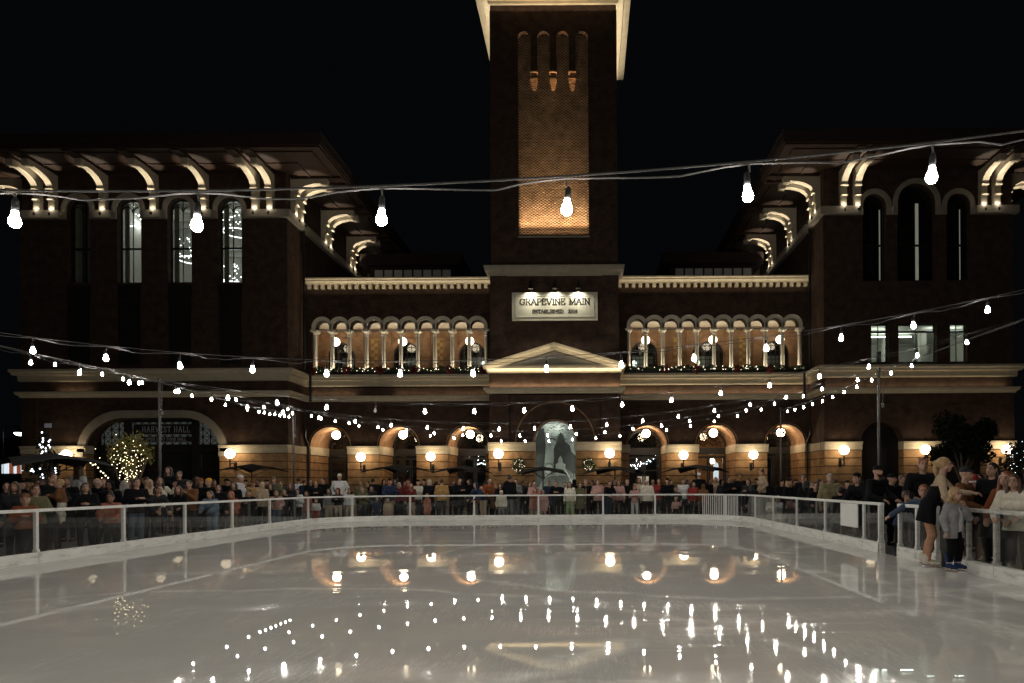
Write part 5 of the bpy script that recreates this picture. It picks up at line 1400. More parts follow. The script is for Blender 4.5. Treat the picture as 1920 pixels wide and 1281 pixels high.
    def head(s, S):
        c = s.hc; h = s.hh / .23
        S.ell(c + np.array((0, .012, .022)) * h, np.array((.074, .094, .092)) * h)
        S.cap(c + np.array((0, -.045, -.035)) * h, c + np.array((0, -.052, -.078)) * h, .047 * h, .034 * h)
        S.cap(c + np.array((-.035, -.02, -.05)) * h, c + np.array((.035, -.02, -.05)) * h, .038 * h)
        S.cap(c + np.array((0, -.088, .012)) * h, c + np.array((0, -.108, -.022)) * h, .010 * h, .015 * h)      # nose
        S.cap(c + np.array((-.03, -.078, .034)) * h, c + np.array((.03, -.078, .034)) * h, .014 * h)              # brow
        S.cap(c + np.array((-.014, -.088, -.054)) * h, c + np.array((.014, -.088, -.054)) * h, .010 * h)          # lips
        for q in (-1, 1): S.cap(c + np.array((q * .074, .005, .012)) * h, c + np.array((q * .076, .012, -.02)) * h, .013 * h, .010 * h)
        S.cap(s.neck - (0, 0, .03), c + np.array((0, .01, -.05)) * h, .055 * s.g, .048 * s.g + .004)
    # ---- part meshes
    def body(s):
        S = Sdf(s.vox, .022 if s.vox > .012 else .014)
        s.torso(S); s.arms(S); s.legs(S); s.head(S)
        for i in (0, 1): s.hand(S, i, s.fingers); S.cap(s.ank[i] - (0, 0, .02), s.ank[i] + (0, -.13 * s.H / 1.7, -.055 * s.H + .03), .035 * s.g, .026 * s.g)
        return S.mesh('body')
    def top(s, style):
        S = Sdf(s.vox, .025)
        inf = {'shirt': .012, 'sweater': .020, 'jacket': .030, 'coat': .032, 'puffer': .042, 'blazer': .024, 'dress': .012, 'tee': .012, 'crop': .010}[style]
        s.torso(S, inf)
        s.arms(S, inf * .85, .35 if False else (.93 if style != 'tee' else .05), (0, 1))
        hem = {'shirt': .50, 'sweater': .49, 'jacket': .48, 'coat': .30, 'puffer': .47, 'blazer': .40, 'dress': .33, 'tee': .50, 'crop': .60}[style] * s.H
        if style in ('coat', 'blazer', 'jacket', 'sweater', 'shirt', 'puffer', 'tee'):
            for q in (-1, 1): S.cap(s.pel + (q * s.hw * .6, 0, 0), (q * s.hw * 1.05, .01, hem - .05), .10 * s.g + inf, (.105 if style != 'coat' else .125) * s.g + inf)
        if style == 'dress':
            for q in (-1, 0, 1): S.cap(s.pel + (q * s.hw * .5, 0, 0), (q * s.hw * 1.9, .05, hem), .10 * s.g, .085 * s.g)
        if style in ('jacket', 'coat', 'puffer'):   # collar
            S.cap(s.neck + (-.03, .02, .015), s.neck + (.03, .02, .015), .062 * s.g + .01)
        nk = s.neck; hc = s.hc
        if style == 'crop': S.cut(lambda X, Y, Z: np.where(np.abs(X) < s.sw * .95, hem - Z, -1.))
        else: S.cut(lambda X, Y, Z: hem - Z)
        S.cut(lambda X, Y, Z: Z - (nk[2] + .045 + (Y - nk[1]) * .35))
        if style == 'blazer':   # open front
            S.cut(lambda X, Y, Z: np.where((Y < s.pel[1] - .02) & (np.abs(X - .01) < .012 + .05 * np.clip((s.shz - Z) / .5, 0, 1)) & (Z < s.shz), .01, -1.))
        return S.mesh('clothes')
    def bottom(s, style):
        S = Sdf(s.vox, .02)
        if style == 'skirt':
            for q in (-1, 0, 1): S.cap(s.pel + (q * s.hw * .5, 0, 0), (q * s.hw * 1.3, .0, .30 * s.H), .10 * s.g, .10 * s.g)
            S.cut(lambda X, Y, Z: .32 * s.H - Z)
        else:
            s.legs(S, {'slim': .008, 'wide': .030, 'jeans': .015, 'tucked': .012}[style], .96)
            for q in (-1, 1): S.cap(s.pel + (q * s.hw * .6, .005, -.02), s.pel + (q * s.hw * .55, .0, .03), .104 * s.g)
            if style == 'wide':
                for i in (0, 1): S.cap(s.knee[i], s.ank[i], .07 * s.g, .075 * s.g)
            lo_ = .12 if style == 'tucked' else .05
            S.cut(lambda X, Y, Z: lo_ * s.H - Z); S.cut(lambda X, Y, Z: Z - s.pel[2] - .07)
        return S.mesh('trousers')
    def shoes(s):
        S = Sdf(s.vox, .015); f = s.H / 1.7
        for i in (0, 1):
            a = s.ank[i] * np.array((1, 1, 0))
            S.cap(a + (0, .03, .045), a + (0, -.09 * f, .038), .042 * f, .040 * f); S.cap(a + (0, -.09 * f, .034), a + (0, -.17 * f, .028), .038 * f, .028 * f); S.cap(a + (0, .015, .05), a + (0, .01, .10 * f), .044 * f, .042 * f)
        S.cut(lambda X, Y, Z: .004 - Z)
        return S.mesh('shoes')
    def hair(s, style):
        c = s.hc; h = s.hh / .23; S = Sdf(min(s.vox, .016), .02)
        v = lambda x, y, z: c + np.array((x, y, z)) * h
        if style in ('short', 'long', 'pony', 'bun', 'bob', 'bald', 'curls'):
            S.ell(v(0, .018, .026), np.array((.080, .097, .095)) * h)
            if style == 'long':
                for q in (-1, 0, 1): S.cap(v(q * .055, .055, .0), v(q * .075, .075, -.24), .045 * h, .04 * h)
                for q in (-1, 1): S.cap(v(q * .075, -.0, .02), v(q * .10, -.03, -.24), .028 * h, .03 * h)
            if style == 'curls':
                for q in (-1, 1):
                    for z in (-.02, -.08, -.14, -.19): S.ell(v(q * (.085 + .02 * math.sin(z * 60)), .0 + .02 * math.cos(z * 80), z), np.array((.034, .04, .04)) * h)
                S.cap(v(0, .07, 0), v(0, .07, -.18), .06 * h, .05 * h); S.cap(v(.03, -.03, .095), v(-.05, .02, .105), .022 * h)
            if style == 'bob':
                for q in (-1, 0, 1): S.cap(v(q * .06, .05, .0), v(q * .07, .05, -.10), .045 * h)
            if style == 'pony':
                S.cap(v(0, .10, .045), v(0, .125, .03), .022 * h, .028 * h); S.cap(v(0, .125, .03), v(.0, .125, -.10), .031 * h, .030 * h); S.cap(v(0, .125, -.10), v(.0, .10, -.24), .030 * h, .010 * h)
            if style == 'bun': S.ell(v(0, .06, .125), np.array((.04, .04, .04)) * h)
            fz = {'short': .055, 'bald': .07}.get(style, .05)
            low = {'short': -.035, 'bald': -.03}.get(style)
            cc = c.copy()
            if style == 'bald':
                S.cut(lambda X, Y, Z: Z - (cc[2] + .045 * h))
            S.cut(lambda X, Y, Z: -(np.sqrt(((X - cc[0]) / (.070 * h)) ** 2 + ((Y - cc[1] + .095 * h) / (.095 * h)) ** 2 + ((Z - cc[2] + .025 * h) / ((fz + .045) * h)) ** 2) - 1) * .07 * h)
            if low is not None: S.cut(lambda X, Y, Z: (cc[2] + low * h - np.clip((Y - cc[1]) / h, -.05, .1) * .5 * h) - Z)
        elif style in ('beanie', 'cap', 'hood', 'beret', 'santa'):
            if style == 'hood':
                S.ell(v(0, .02, .015), np.array((.10, .115, .125)) * h); S.cap(v(-.05, .04, -.10), v(.05, .04, -.10), .06 * h)
                S.cut(lambda X, Y, Z: -(np.sqrt(((X - c[0]) / (.075 * h)) ** 2 + ((Y - c[1] + .10 * h) / (.11 * h)) ** 2 + ((Z - c[2] + .0) / (.10 * h)) ** 2) - 1) * .07 * h)
            else:
                S.ell(v(0, .015, .035), np.array((.086, .104, .098)) * h)
                if style == 'beret': S.ell(v(.02, .02, .10), np.array((.12, .12, .035)) * h)
                if style == 'santa':
                    S.cap(v(0, .02, .10), v(.05, .03, .16), .06 * h, .045 * h); S.cap(v(.05, .03, .16), v(.12, .02, .10), .04 * h, .02 * h)
                if style == 'cap':
                    for q in (-.04, 0, .04): S.cap(v(q, -.07, .05), v(q * .8, -.145, .038), .012 * h)
                S.cut(lambda X, Y, Z: (c[2] + .035 * h) - Z)
        return S.mesh('hair' if style in ('short', 'long', 'pony', 'bun', 'bob', 'bald', 'curls') else 'hat')

PAL = dict(black=(.006, .006, .007), charcoal=(.022, .022, .024), grey=(.15, .15, .15), cream=(.5, .46, .38), white=(.48, .48, .47), tan=(.28, .17, .065), brown=(.12, .055, .025), pink=(.36, .21, .19), coral=(.30, .11, .075),
           olive=(.09, .085, .045), rust=(.16, .05, .02), navy=(.02, .028, .055), denim=(.05, .07, .11), blue=(.12, .16, .22), green=(.26, .34, .17), maroon=(.10, .018, .018), beige=(.34, .26, .18), red=(.20, .03, .025), khaki=(.25, .21, .15), yellow=(.5, .27, .03), camo=(.17, .15, .08), skin=(.31, .18, .125), skin2=(.20, .11, .07), skin3=(.12, .06, .04), tights=(.36, .20, .125),
           hblack=(.010, .008, .007), hbrown=(.045, .022, .012), hblond=(.27, .175, .08), hgrey=(.24, .22, .20), hauburn=(.16, .05, .02), lightgrey=(.42, .42, .42), skateblue=(.018, .03, .085), blazergrey=(.21, .21, .215))
PM = {}
def pm(c):
    if c not in PM:
        PM[c] = mat(c + ('_hair' if c[0] == 'h' and c in ('hblack', 'hbrown', 'hblond', 'hgrey', 'hauburn') else '_cloth' if 'skin' not in c and c != 'tights' else '_tone'), PAL[c], .5 if c.startswith(('h', 'skin')) else .85, noise=.18 if 'skin' not in c else .06, nscale=22, bump=.25 if not c.startswith('skin') else 0, bscale=90, spec=.35 if c.startswith(('h', 'skin')) else .08)
    return PM[c]
FIGC = {}; MESHC = {}
def fig(kind, pose, fine):
    k = (kind, pose, fine)
    if k not in FIGC: FIGC[k] = Fig(kind, pose, .0085 if fine == 2 else .013 if fine else .021, bool(fine))
    return FIGC[k]
def part_mesh(kind, pose, fine, part, style=None):
    k = (kind, pose, fine, part, style)
    if k not in MESHC:
        f = fig(kind, pose, fine); m = getattr(f, part)(style) if style else getattr(f, part)()
        m.materials.append(None); MESHC[k] = m
    return MESHC[k]
def link_part(name, me, c, parent):
    o = bpy.data.objects.new(name, me); COL.objects.link(o); o.parent = parent
    o.material_slots[0].link = 'OBJECT'; o.material_slots[0].material = pm(c) if isinstance(c, str) else c
    return o
def face_bits(f, t, hair='hbrown'):
    c = f.hc; h = f.hh / .23
    for s_ in (-1, 1):
        q = MB(); q.ball((c[0] + s_ * .030 * h, c[1] - .083 * h, c[2] + .012 * h), .0085 * h, 8, 6); link_bits('eye', q, 'black', t)
    for s_ in (-1, 1):
        q = MB(); q.tube([(c[0] + s_ * .045 * h, c[1] - .083 * h, c[2] + .034 * h), (c[0] + s_ * .028 * h, c[1] - .093 * h, c[2] + .039 * h), (c[0] + s_ * .014 * h, c[1] - .093 * h, c[2] + .035 * h)], .0042 * h, 5)
        link_bits('eyebrow', q, hair, t)
    q = MB(); q.tube([(c[0] - .022 * h, c[1] - .089 * h, c[2] - .055 * h), (c[0], c[1] - .099 * h, c[2] - .057 * h), (c[0] + .022 * h, c[1] - .089 * h, c[2] - .055 * h)], .0045 * h, 5)
    link_bits('lips', q, M.setdefault('lip', mat('lip_tone', (.32, .10, .09), .5, noise=0)), t)
def link_bits(name, q, c, t):
    me = bpy.data.meshes.new(name); me.from_pydata(q.v, [], q.f); me.polygons.foreach_set('use_smooth', [True] * len(me.polygons)); me.materials.append(None)
    return link_part(name, me, c, t)
def person(x, y, D, kind, pose, rz, top, bottom, hair, label, skin='skin', shoes='black', fine=0, z0=-.06, group=None, hscale=None):
    """x, y: where the top of the head sits in the photograph; D: distance; rz: turn in degrees, 0 faces the camera"""
    f = fig(kind, pose, fine)
    X, Y, Z = P(x, y, D)
    hat_up = .02 if hair[0] in ('beanie', 'cap', 'beret') else .012
    sc_ = (Z - z0 - hat_up) / f.top_z
    sc_ = hscale or min(1.13, max(.84, sc_))
    t = thing('person', label, 'person', (X, Y, z0), group)
    # keep the head at the measured column even when the figure leans
    ang = math.radians(rz); hx, hy = f.hc[0] * sc_, f.hc[1] * sc_
    t.location.x = X - (hx * math.cos(ang) - hy * math.sin(ang))
    t.rotation_euler.z = ang; t.scale = (sc_, sc_, sc_)
    link_part('body', part_mesh(kind, pose, fine, 'body'), skin, t)
    link_part(top[0] if top[0] != 'tee' else 'shirt', part_mesh(kind, pose, fine, 'top', top[0]), top[1], t)
    if bottom: link_part('skirt' if bottom[0] == 'skirt' else 'trousers', part_mesh(kind, pose, fine, 'bottom', bottom[0]), bottom[1], t)
    if shoes: link_part('shoes', part_mesh(kind, pose, fine, 'shoes'), shoes, t)
    if hair[0]:
        hats = ('beanie', 'cap', 'hood', 'beret', 'santa')
        link_part('hair' if hair[0] not in hats else 'hat' if hair[0] != 'hood' else 'hood', part_mesh(kind, pose, fine, 'hair', hair[0]), hair[1], t)
        if hair[0] in hats and hair[0] != 'hood' and len(hair) > 2: link_part('hair', part_mesh(kind, pose, fine, 'hair', hair[2]), hair[3], t)
    if fine: face_bits(f, t, hair[1] if hair[1][0] == 'h' else 'hbrown')
    return t, f
# ------------------------------------------------------------------ the crowd
m, wo, ch, to = 'man', 'woman', 'child', 'toddler'
J = ('jeans', 'black')
def crowd(rows, fine, group):
    for r in rows:
        x, y, D, kind, pose, rz, top, bot, hair, label = r[:10]
        kw = dict(r[10]) if len(r) > 10 else {}
        person(x, y, D, kind, pose, rz, top, bot, hair, label, fine=kw.pop('fine', fine), group=group, **kw)
S2, S3 = {'skin': 'skin2'}, {'skin': 'skin3'}
# left side, along the left barrier
crowd([
 (29, 902, 14.2, wo, 'stand', 20, ('coat', 'charcoal'), J, ('long', 'hbrown'), 'person in a charcoal coat at the far left end of the left barrier', S2),
 (56, 896, 15.6, m, 'stand', 70, ('coat', 'black'), J, ('cap', 'black'), 'person in a black cap behind the rust coated child at far left', S2),
 (66, 908, 13.9, wo, 'carry', 60, ('jacket', 'olive'), J, ('bob', 'hbrown'), 'woman with a brown bob looking right over the rust coated child'),
 (50, 924, 13.6, ch, 'cup', 40, ('jacket', 'rust'), J, ('beanie', 'brown'), 'child in a rust jacket and brown beanie at the far left rail'),
 (98, 886, 15.4, m, 'carry', 75, ('coat', 'black'), J, ('short', 'hbrown'), 'tall man in a black coat in profile holding a toddler at far left'),
 (112, 897, 14.9, to, 'cup', -60, ('jacket', 'brown'), ('jeans', 'cream'), ('short', 'hblond'), 'fair haired toddler in a brown jacket held up at the left rail', {'z0': .62}),
 (147, 873, 19.5, wo, 'wave', 170, ('shirt', 'lightgrey'), J, ('long', 'hbrown'), 'person in a pale grey shirt raised above the crowd at far left', {'z0': .25}),
 (163, 904, 15.1, wo, 'cup', 35, ('jacket', 'black'), ('slim', 'black'), ('long', 'hblack'), 'dark haired woman in a black leather jacket at the left rail'),
 (182, 896, 17.3, m, 'stand', 150, ('coat', 'black'), J, ('bald', 'hgrey'), 'balding grey haired man seen from behind left of the olive tree'),
 (207, 901, 17.2, m, 'stand', 10, ('puffer', 'black'), J, ('hood', 'black'), 'person in a black hood just left of the olive tree', S3),
 (214, 923, 15.9, ch, 'rail', 20, ('puffer', 'coral'), ('jeans', 'charcoal'), ('bun', 'hblack'), 'child in a reddish pink padded coat under the olive tree', S2),
 (232, 900, 18.5, wo, 'stand', 200, ('coat', 'grey'), J, ('long', 'hgrey'), 'person in a long grey coat seen from behind below the olive tree'),
 (258, 896, 16.9, m, 'cup', 50, ('sweater', 'black'), ('jeans', 'denim'), ('short', 'hbrown'), 'man in a black sweater looking right beneath the olive tree'),
 (281, 899, 18.9, wo, 'stand', 60, ('coat', 'beige'), J, ('hood', 'beige'), 'person in a beige hooded coat right of the olive tree'),
 (300, 893, 19.6, wo, 'wave', 40, ('shirt', 'cream'), J, ('long', 'hblack'), 'woman in a cream top with one arm raised right of the olive tree'),
 (317, 874, 21.0, wo, 'stand', 0, ('dress', 'black'), None, ('long', 'hblack'), 'woman in a black dress standing head and shoulders above the left crowd', {'z0': .28}),
 (337, 882, 21.5, m, 'stand', 15, ('coat', 'charcoal'), J, ('short', 'hblack'), 'man in a charcoal coat beside the woman standing above the left crowd', {'z0': .1}),
 (306, 908, 17.8, wo, 'bend', 60, ('sweater', 'charcoal'), J, ('bob', 'hbrown'), 'brown haired woman bending over the left rail with both arms out', {'hscale': 1.0}),
 (340, 910, 18.6, wo, 'rail', 10, ('jacket', 'black'), J, ('long', 'hbrown'), 'woman in a black jacket leaning on the rail by the brown haired woman'),
 (356, 900, 19.6, m, 'phone', 0, ('jacket', 'brown'), J, ('short', 'hblack'), 'young man in a brown jacket with a raised hand in the left crowd'),
 (377, 896, 21.4, m, 'stand', 20, ('coat', 'black'), J, ('beanie', 'rust'), 'man in a rust coloured beanie and black coat in the left crowd', S2),
 (392, 896, 20.8, wo, 'stand', -20, ('coat', 'black'), J, ('beanie', 'yellow'), 'person in a bright yellow beanie in the left crowd'),
 (398, 914, 19.9, ch, 'rail', 0, ('puffer', 'blue'), ('jeans', 'blue'), ('bob', 'hblack'), 'child in pale blue clothes at the left rail under the yellow beanie'),
 (410, 908, 20.6, m, 'stand', 30, ('jacket', 'black'), J, ('short', 'hblack'), 'black haired man in black between the pale blue and coral children'),
 (440, 903, 22.0, wo, 'cup', 0, ('coat', 'black'), J, ('long', 'hblack'), 'woman with long black hair behind the coral jacketed child'),
 (437, 921, 21.4, ch, 'rail', 10, ('puffer', 'coral'), ('jeans', 'brown'), ('hood', 'coral'), 'child in a bright coral jacket leaning on the left rail'),
 (451, 880, 24.0, wo, 'stand', 100, ('puffer', 'lightgrey'), J, ('beanie', 'lightgrey'), 'person in a fluffy pale grey coat and hat under the left parasol'),
 (468, 914, 22.6, ch, 'cup', 0, ('jacket', 'black'), J, ('short', 'hblack'), 'black haired child in black right of the coral jacketed child'),
 (475, 900, 25.0, m, 'stand', 50, ('jacket', 'tan'), J, ('cap', 'brown'), 'man in a brown cap and tan jacket beneath the left parasol'),
 (491, 904, 24.2, wo, 'stand', 180, ('puffer', 'beige'), J, ('hood', 'beige'), 'person in a beige hooded jacket seen from behind near the left corner'),
 (513, 893, 26.5, m, 'pocket', 0, ('jacket', 'olive'), J, ('cap', 'olive'), 'man in an olive cap behind the far left corner of the rink'),
 (511, 905, 24.4, wo, 'rail', 0, ('jacket', 'black'), ('jeans', 'denim'), ('long', 'hblack'), 'dark haired woman in jeans leaning at the left corner of the rink'),
 (521, 918, 24.3, ch, 'rail', 20, ('puffer', 'pink'), ('jeans', 'denim'), ('bun', 'hblack'), 'child in a pale pink jacket at the left corner of the rink'),
], 1, 'onlookers along the left barrier')
# behind the far barrier
crowd([
 (534, 911, 26.6, ch, 'stand', 0, ('jacket', 'black'), J, ('short', 'hblack'), 'small child in black left of the woman with wavy hair near the left corner'),
 (546, 906, 26.8, wo, 'cup', -15, ('jacket', 'charcoal'), J, ('long', 'hbrown'), 'woman with wavy brown hair and charcoal jacket near the left corner'),
 (558, 906, 27.1, ch, 'cup', 0, ('puffer', 'white'), J, ('short', 'hblack'), 'child in a white padded jacket in front of the person in a white T-shirt'),
 (559, 883, 31.5, wo, 'pocket', 200, ('tee', 'white'), ('slim', 'black'), ('bun', 'hbrown'), 'person in a white T-shirt seen from behind beside the far left pole'),
 (575, 920, 28.0, ch, 'stand', 0, ('coat', 'coral'), ('slim', 'pink'), ('bob', 'hblack'), 'girl in a coral coat left of the dark trio on the far side'),
 (583, 898, 29.2, wo, 'stand', 30, ('coat', 'black'), J, ('bob', 'hblack'), 'dark haired person left of the balding man on the far side'),
 (593, 902, 28.3, m, 'cup', 20, ('jacket', 'black'), J, ('bald', 'hbrown'), 'balding man in black looking down near the far left corner'),
 (606, 895, 29.0, m, 'stand', -25, ('coat', 'black'), J, ('short', 'hblack'), 'tall man in a black coat left of the man in the cream jacket'),
 (593, 934, 27.95, to, 'stand', 0, ('sweater', 'white'), ('wide', 'red'), ('short', 'hblack'), 'toddler in a white top and red trousers behind the far glass'),
 (617, 906, 28.2, ch, 'stand', 0, ('sweater', 'grey'), ('wide', 'khaki'), ('long', 'hblack'), 'girl in a grey top and wide khaki trousers on the far side'),
 (637, 888, 29.4, m, 'pocket', 0, ('jacket', 'white'), J, ('cap', 'cream'), 'man in a white jacket and cream cap standing tall on the far side'),
 (634, 914, 28.1, ch, 'cup', 0, ('sweater', 'black'), ('jeans', 'khaki'), ('hood', 'maroon'), 'child in a dark hood in front of the man in the white jacket'),
 (655, 910, 28.2, ch, 'stand', 0, ('sweater', 'white'), ('slim', 'beige'), ('short', 'hblack'), 'child in a white sweater and beige trousers by the first far post'),
 (677, 901, 29.3, m, 'stand', 10, ('jacket', 'olive'), J, ('bald', 'hbrown'), 'balding man in olive behind the boy in olive'),
 (680, 908, 28.2, ch, 'cup', 0, ('jacket', 'olive'), ('jeans', 'charcoal'), ('short', 'hblack'), 'boy in an olive jacket in front of the balding man', {'hscale': 1.2}),
 (699, 897, 31.0, m, 'stand', 170, ('coat', 'black'), J, ('short', 'hblack'), 'man in black seen from behind under the parasol of the second arch'),
 (697, 911, 28.7, wo, 'stand', 0, ('jacket', 'charcoal'), J, ('long', 'hbrown'), 'woman behind the child in the navy striped jacket'),
 (707, 930, 28.0, ch, 'stand', 0, ('jacket', 'navy'), ('jeans', 'navy'), ('short', 'hblack'), 'small child in a navy jacket behind the far glass'),
 (727, 934, 27.95, to, 'stand', 0, ('jacket', 'beige'), ('slim', 'pink'), ('beanie', 'beige'), 'toddler in a beige jacket and hat in front of the navy jacketed man'),
 (733, 897, 28.5, m, 'rail', 25, ('jacket', 'navy'), ('jeans', 'khaki'), ('cap', 'black'), 'man in a black cap and navy jacket leaning behind the beige toddler'),
 (749, 904, 28.8, wo, 'stand', 40, ('shirt', 'maroon'), J, ('bob', 'hgrey'), 'person in a dark plaid shirt right of the leaning navy jacketed man'),
 (766, 898, 29.6, m, 'stand', 0, ('jacket', 'maroon'), J, ('beanie', 'maroon'), 'man in a maroon hat and jacket behind the second far post'),
 (771, 906, 28.4, wo, 'phone', 10, ('sweater', 'maroon'), ('skirt', 'khaki'), ('long', 'hauburn'), 'woman with long auburn hair touching her face at the far rail'),
 (784, 899, 29.4, m, 'stand', -30, ('shirt', 'cream'), J, ('cap', 'black'), 'man in a black cap and cream shirt left of the person in tan'),
 (805, 899, 28.8, wo, 'stand', 190, ('coat', 'black'), J, ('hood', 'beige'), 'person in a pale hood and black coat beside the man in tan'),
 (802, 926, 28.0, ch, 'stand', 60, ('coat', 'coral'), ('slim', 'coral'), ('hood', 'coral'), 'child in a long coral coat behind the far glass left of the man in tan'),
 (828, 898, 28.4, m, 'stand', 185, ('jacket', 'tan'), ('jeans', 'charcoal'), ('short', 'hbrown'), 'man in a mustard tan jacket with his back to the rink'),
 (862, 896, 28.6, m, 'cup', 40, ('coat', 'black'), J, ('short', 'hbrown'), 'fair man in a black coat right of the man in the tan jacket'),
 (894, 905, 28.1, m, 'bend', -40, ('sweater', 'navy'), ('slim', 'beige'), ('hood', 'navy'), 'person in a navy hoodie and beige trousers bending over the far rail', {'hscale': .98}),
 (903, 906, 29.0, ch, 'stand', 0, ('jacket', 'maroon'), J, ('short', 'hblack'), 'child peering over the back of the bending navy hoodie', {'hscale': 1.2}),
 (919, 896, 29.2, m, 'rail', 20, ('jacket', 'rust'), J, ('short', 'hblack'), 'man in a rust jacket under the left wreath'),
 (929, 903, 29.0, wo, 'stand', 150, ('coat', 'brown'), J, ('beanie', 'tan'), 'person in a tan hat right of the man in the rust jacket'),
 (938, 906, 28.8, wo, 'stand', 0, ('coat', 'black'), J, ('bob', 'hblack'), 'woman in black behind the child in a cream hat'),
 (940, 919, 28.0, ch, 'stand', 0, ('puffer', 'cream'), ('jeans', 'grey'), ('beanie', 'cream'), 'child in a cream hat and cream jacket at the far rail'),
 (956, 891, 28.4, m, 'stand', 150, ('puffer', 'black'), ('jeans', 'grey'), ('bun', 'hblack'), 'person in a black padded jacket and grey trousers seen from behind'),
 (967, 897, 29.2, m, 'cup', -20, ('sweater', 'grey'), ('jeans', 'grey'), ('short', 'hblack'), 'man in a grey hoodie left of the parasol in front of the mural'),
 (993, 903, 29.0, wo, 'stand', 30, ('jacket', 'black'), J, ('long', 'hblack'), 'dark haired person behind the woman in the beige pink coat'),
 (1001, 902, 28.3, wo, 'carry', 20, ('coat', 'pink'), ('slim', 'beige'), ('bun', 'hblack'), 'woman in a long beige pink coat holding a coral child'),
 (1003, 914, 28.05, to, 'cup', -10, ('jacket', 'coral'), ('slim', 'coral'), ('bob', 'hbrown'), 'small child in coral held by the woman in the beige pink coat', {'z0': .33}),
 (1018, 917, 28.1, ch, 'stand', 0, ('coat', 'pink'), ('slim', 'pink'), ('bob', 'hblack'), 'girl in a pink coat right of the parasol pole before the mural'),
 (1043, 901, 28.3, m, 'cup', 0, ('sweater', 'black'), J, ('short', 'hblack'), 'stocky man in a black sweater right of the parasol before the mural'),
 (1059, 903, 28.9, m, 'stand', 0, ('jacket', 'black'), J, ('short', 'hblack'), 'man half hidden behind the woman in green trousers'),
 (1068, 903, 28.2, wo, 'stand', -10, ('sweater', 'cream'), ('slim', 'green'), ('long', 'hblack'), 'woman with long black hair and pale green trousers'),
 (1087, 905, 28.4, wo, 'stand', 10, ('coat', 'olive'), J, ('hood', 'olive'), 'woman in a dark olive headscarf left of the grey haired man'),
 (1098, 899, 28.6, m, 'stand', 0, ('blazer', 'black'), J, ('short', 'hgrey'), 'grey haired man in a dark blazer below the right wreath'),
 (1121, 899, 28.3, wo, 'cross', 0, ('jacket', 'pink'), ('slim', 'black'), ('short', 'hblack'), 'woman in a pale pink jacket with folded arms by the fourth far post'),
 (1133, 905, 28.8, ch, 'stand', 0, ('jacket', 'brown'), J, ('short', 'hblack'), 'child between the woman in pale pink and the man in a black T-shirt', {'hscale': 1.2}),
 (1143, 901, 28.3, m, 'rail', 30, ('tee', 'black'), ('jeans', 'navy'), ('short', 'hblack'), 'man in a black T-shirt looking right by the right parasol pole'),
 (1160, 900, 29.0, wo, 'stand', -15, ('jacket', 'pink'), J, ('long', 'hbrown'), 'brown haired woman in pink right of the right parasol pole'),
 (1176, 899, 29.3, m, 'stand', 20, ('coat', 'black'), J, ('bald', 'hgrey'), 'balding man in a black coat before the first right arch'),
 (1190, 909, 28.2, wo, 'cup', 0, ('sweater', 'pink'), ('slim', 'white'), ('bob', 'hbrown'), 'short woman in a pink top and white trousers on the far side'),
 (1198, 895, 29.6, wo, 'stand', 10, ('jacket', 'beige'), J, ('long', 'hbrown'), 'tall woman in beige behind the woman in white trousers'),
 (1213, 899, 28.3, m, 'stand', 190, ('puffer', 'cream'), J, ('beanie', 'white'), 'person in a white beanie and cream jacket seen from behind'),
 (1235, 897, 28.9, m, 'stand', -10, ('jacket', 'red'), J, ('short', 'hblack'), 'man in a red jacket right of the white beanie'),
 (1250, 896, 28.5, m, 'rail', 0, ('sweater', 'black'), J, ('cap', 'black'), 'large man in a black sweater and cap left of the toddler in pink'),
 (1267, 911, 28.3, ch, 'cup', 0, ('jacket', 'black'), J, ('short', 'hblack'), 'boy in black looking over the rail above the toddler in pink'),
 (1267, 931, 27.95, to, 'wave', 0, ('sweater', 'pink'), ('slim', 'black'), ('beanie', 'beige'), 'toddler in a pink top behind the last far glass panel'),
 (1281, 897, 29.2, m, 'stand', 0, ('sweater', 'white'), J, ('short', 'hblack'), 'man in a white front and black sleeves left of the picket gate'),
 (1300, 903, 29.0, wo, 'stand', 10, ('jacket', 'red'), J, ('long', 'hbrown'), 'person in a red jacket behind the left end of the picket gate'),
 (1311, 886, 30.2, m, 'stand', 160, ('coat', 'black'), J, ('beanie', 'white'), 'tall person in a white beanie and black coat behind the picket gate'),
 (1319, 908, 28.8, wo, 'stand', 170, ('jacket', 'brown'), J, ('hood', 'brown'), 'person in a brown jacket under the tall white beanie'),
 (1342, 894, 31.5, wo, 'stand', 0, ('sweater', 'beige'), J, ('long', 'hblond'), 'fair woman in beige in front of the orange lit doorway'),
 (1367, 892, 27.6, m, 'cup', 30, ('coat', 'black'), J, ('short', 'hblack'), 'man in a black coat right of the orange lit doorway', S2),
 (1389, 888, 28.0, m, 'stand', -30, ('coat', 'black'), J, ('short', 'hblack'), 'large dark haired person in black right of the picket gate', S2),
 (1402, 897, 26.5, wo, 'cup', -40, ('coat', 'charcoal'), J, ('bob', 'hblack'), 'person in charcoal holding a cup at the right corner of the rink'),
 (1428, 880, 27.0, wo, 'pocket', -80, ('sweater', 'beige'), J, ('bun', 'hbrown'), 'woman in a beige sweater in profile before the last ground arch', {'z0': .2}),
 (1410, 908, 25.2, wo, 'stand', 180, ('coat', 'black'), J, ('long', 'hblack'), 'person in black with long dark hair in front of the beige sweater'),
], 0, 'onlookers behind the far barrier')
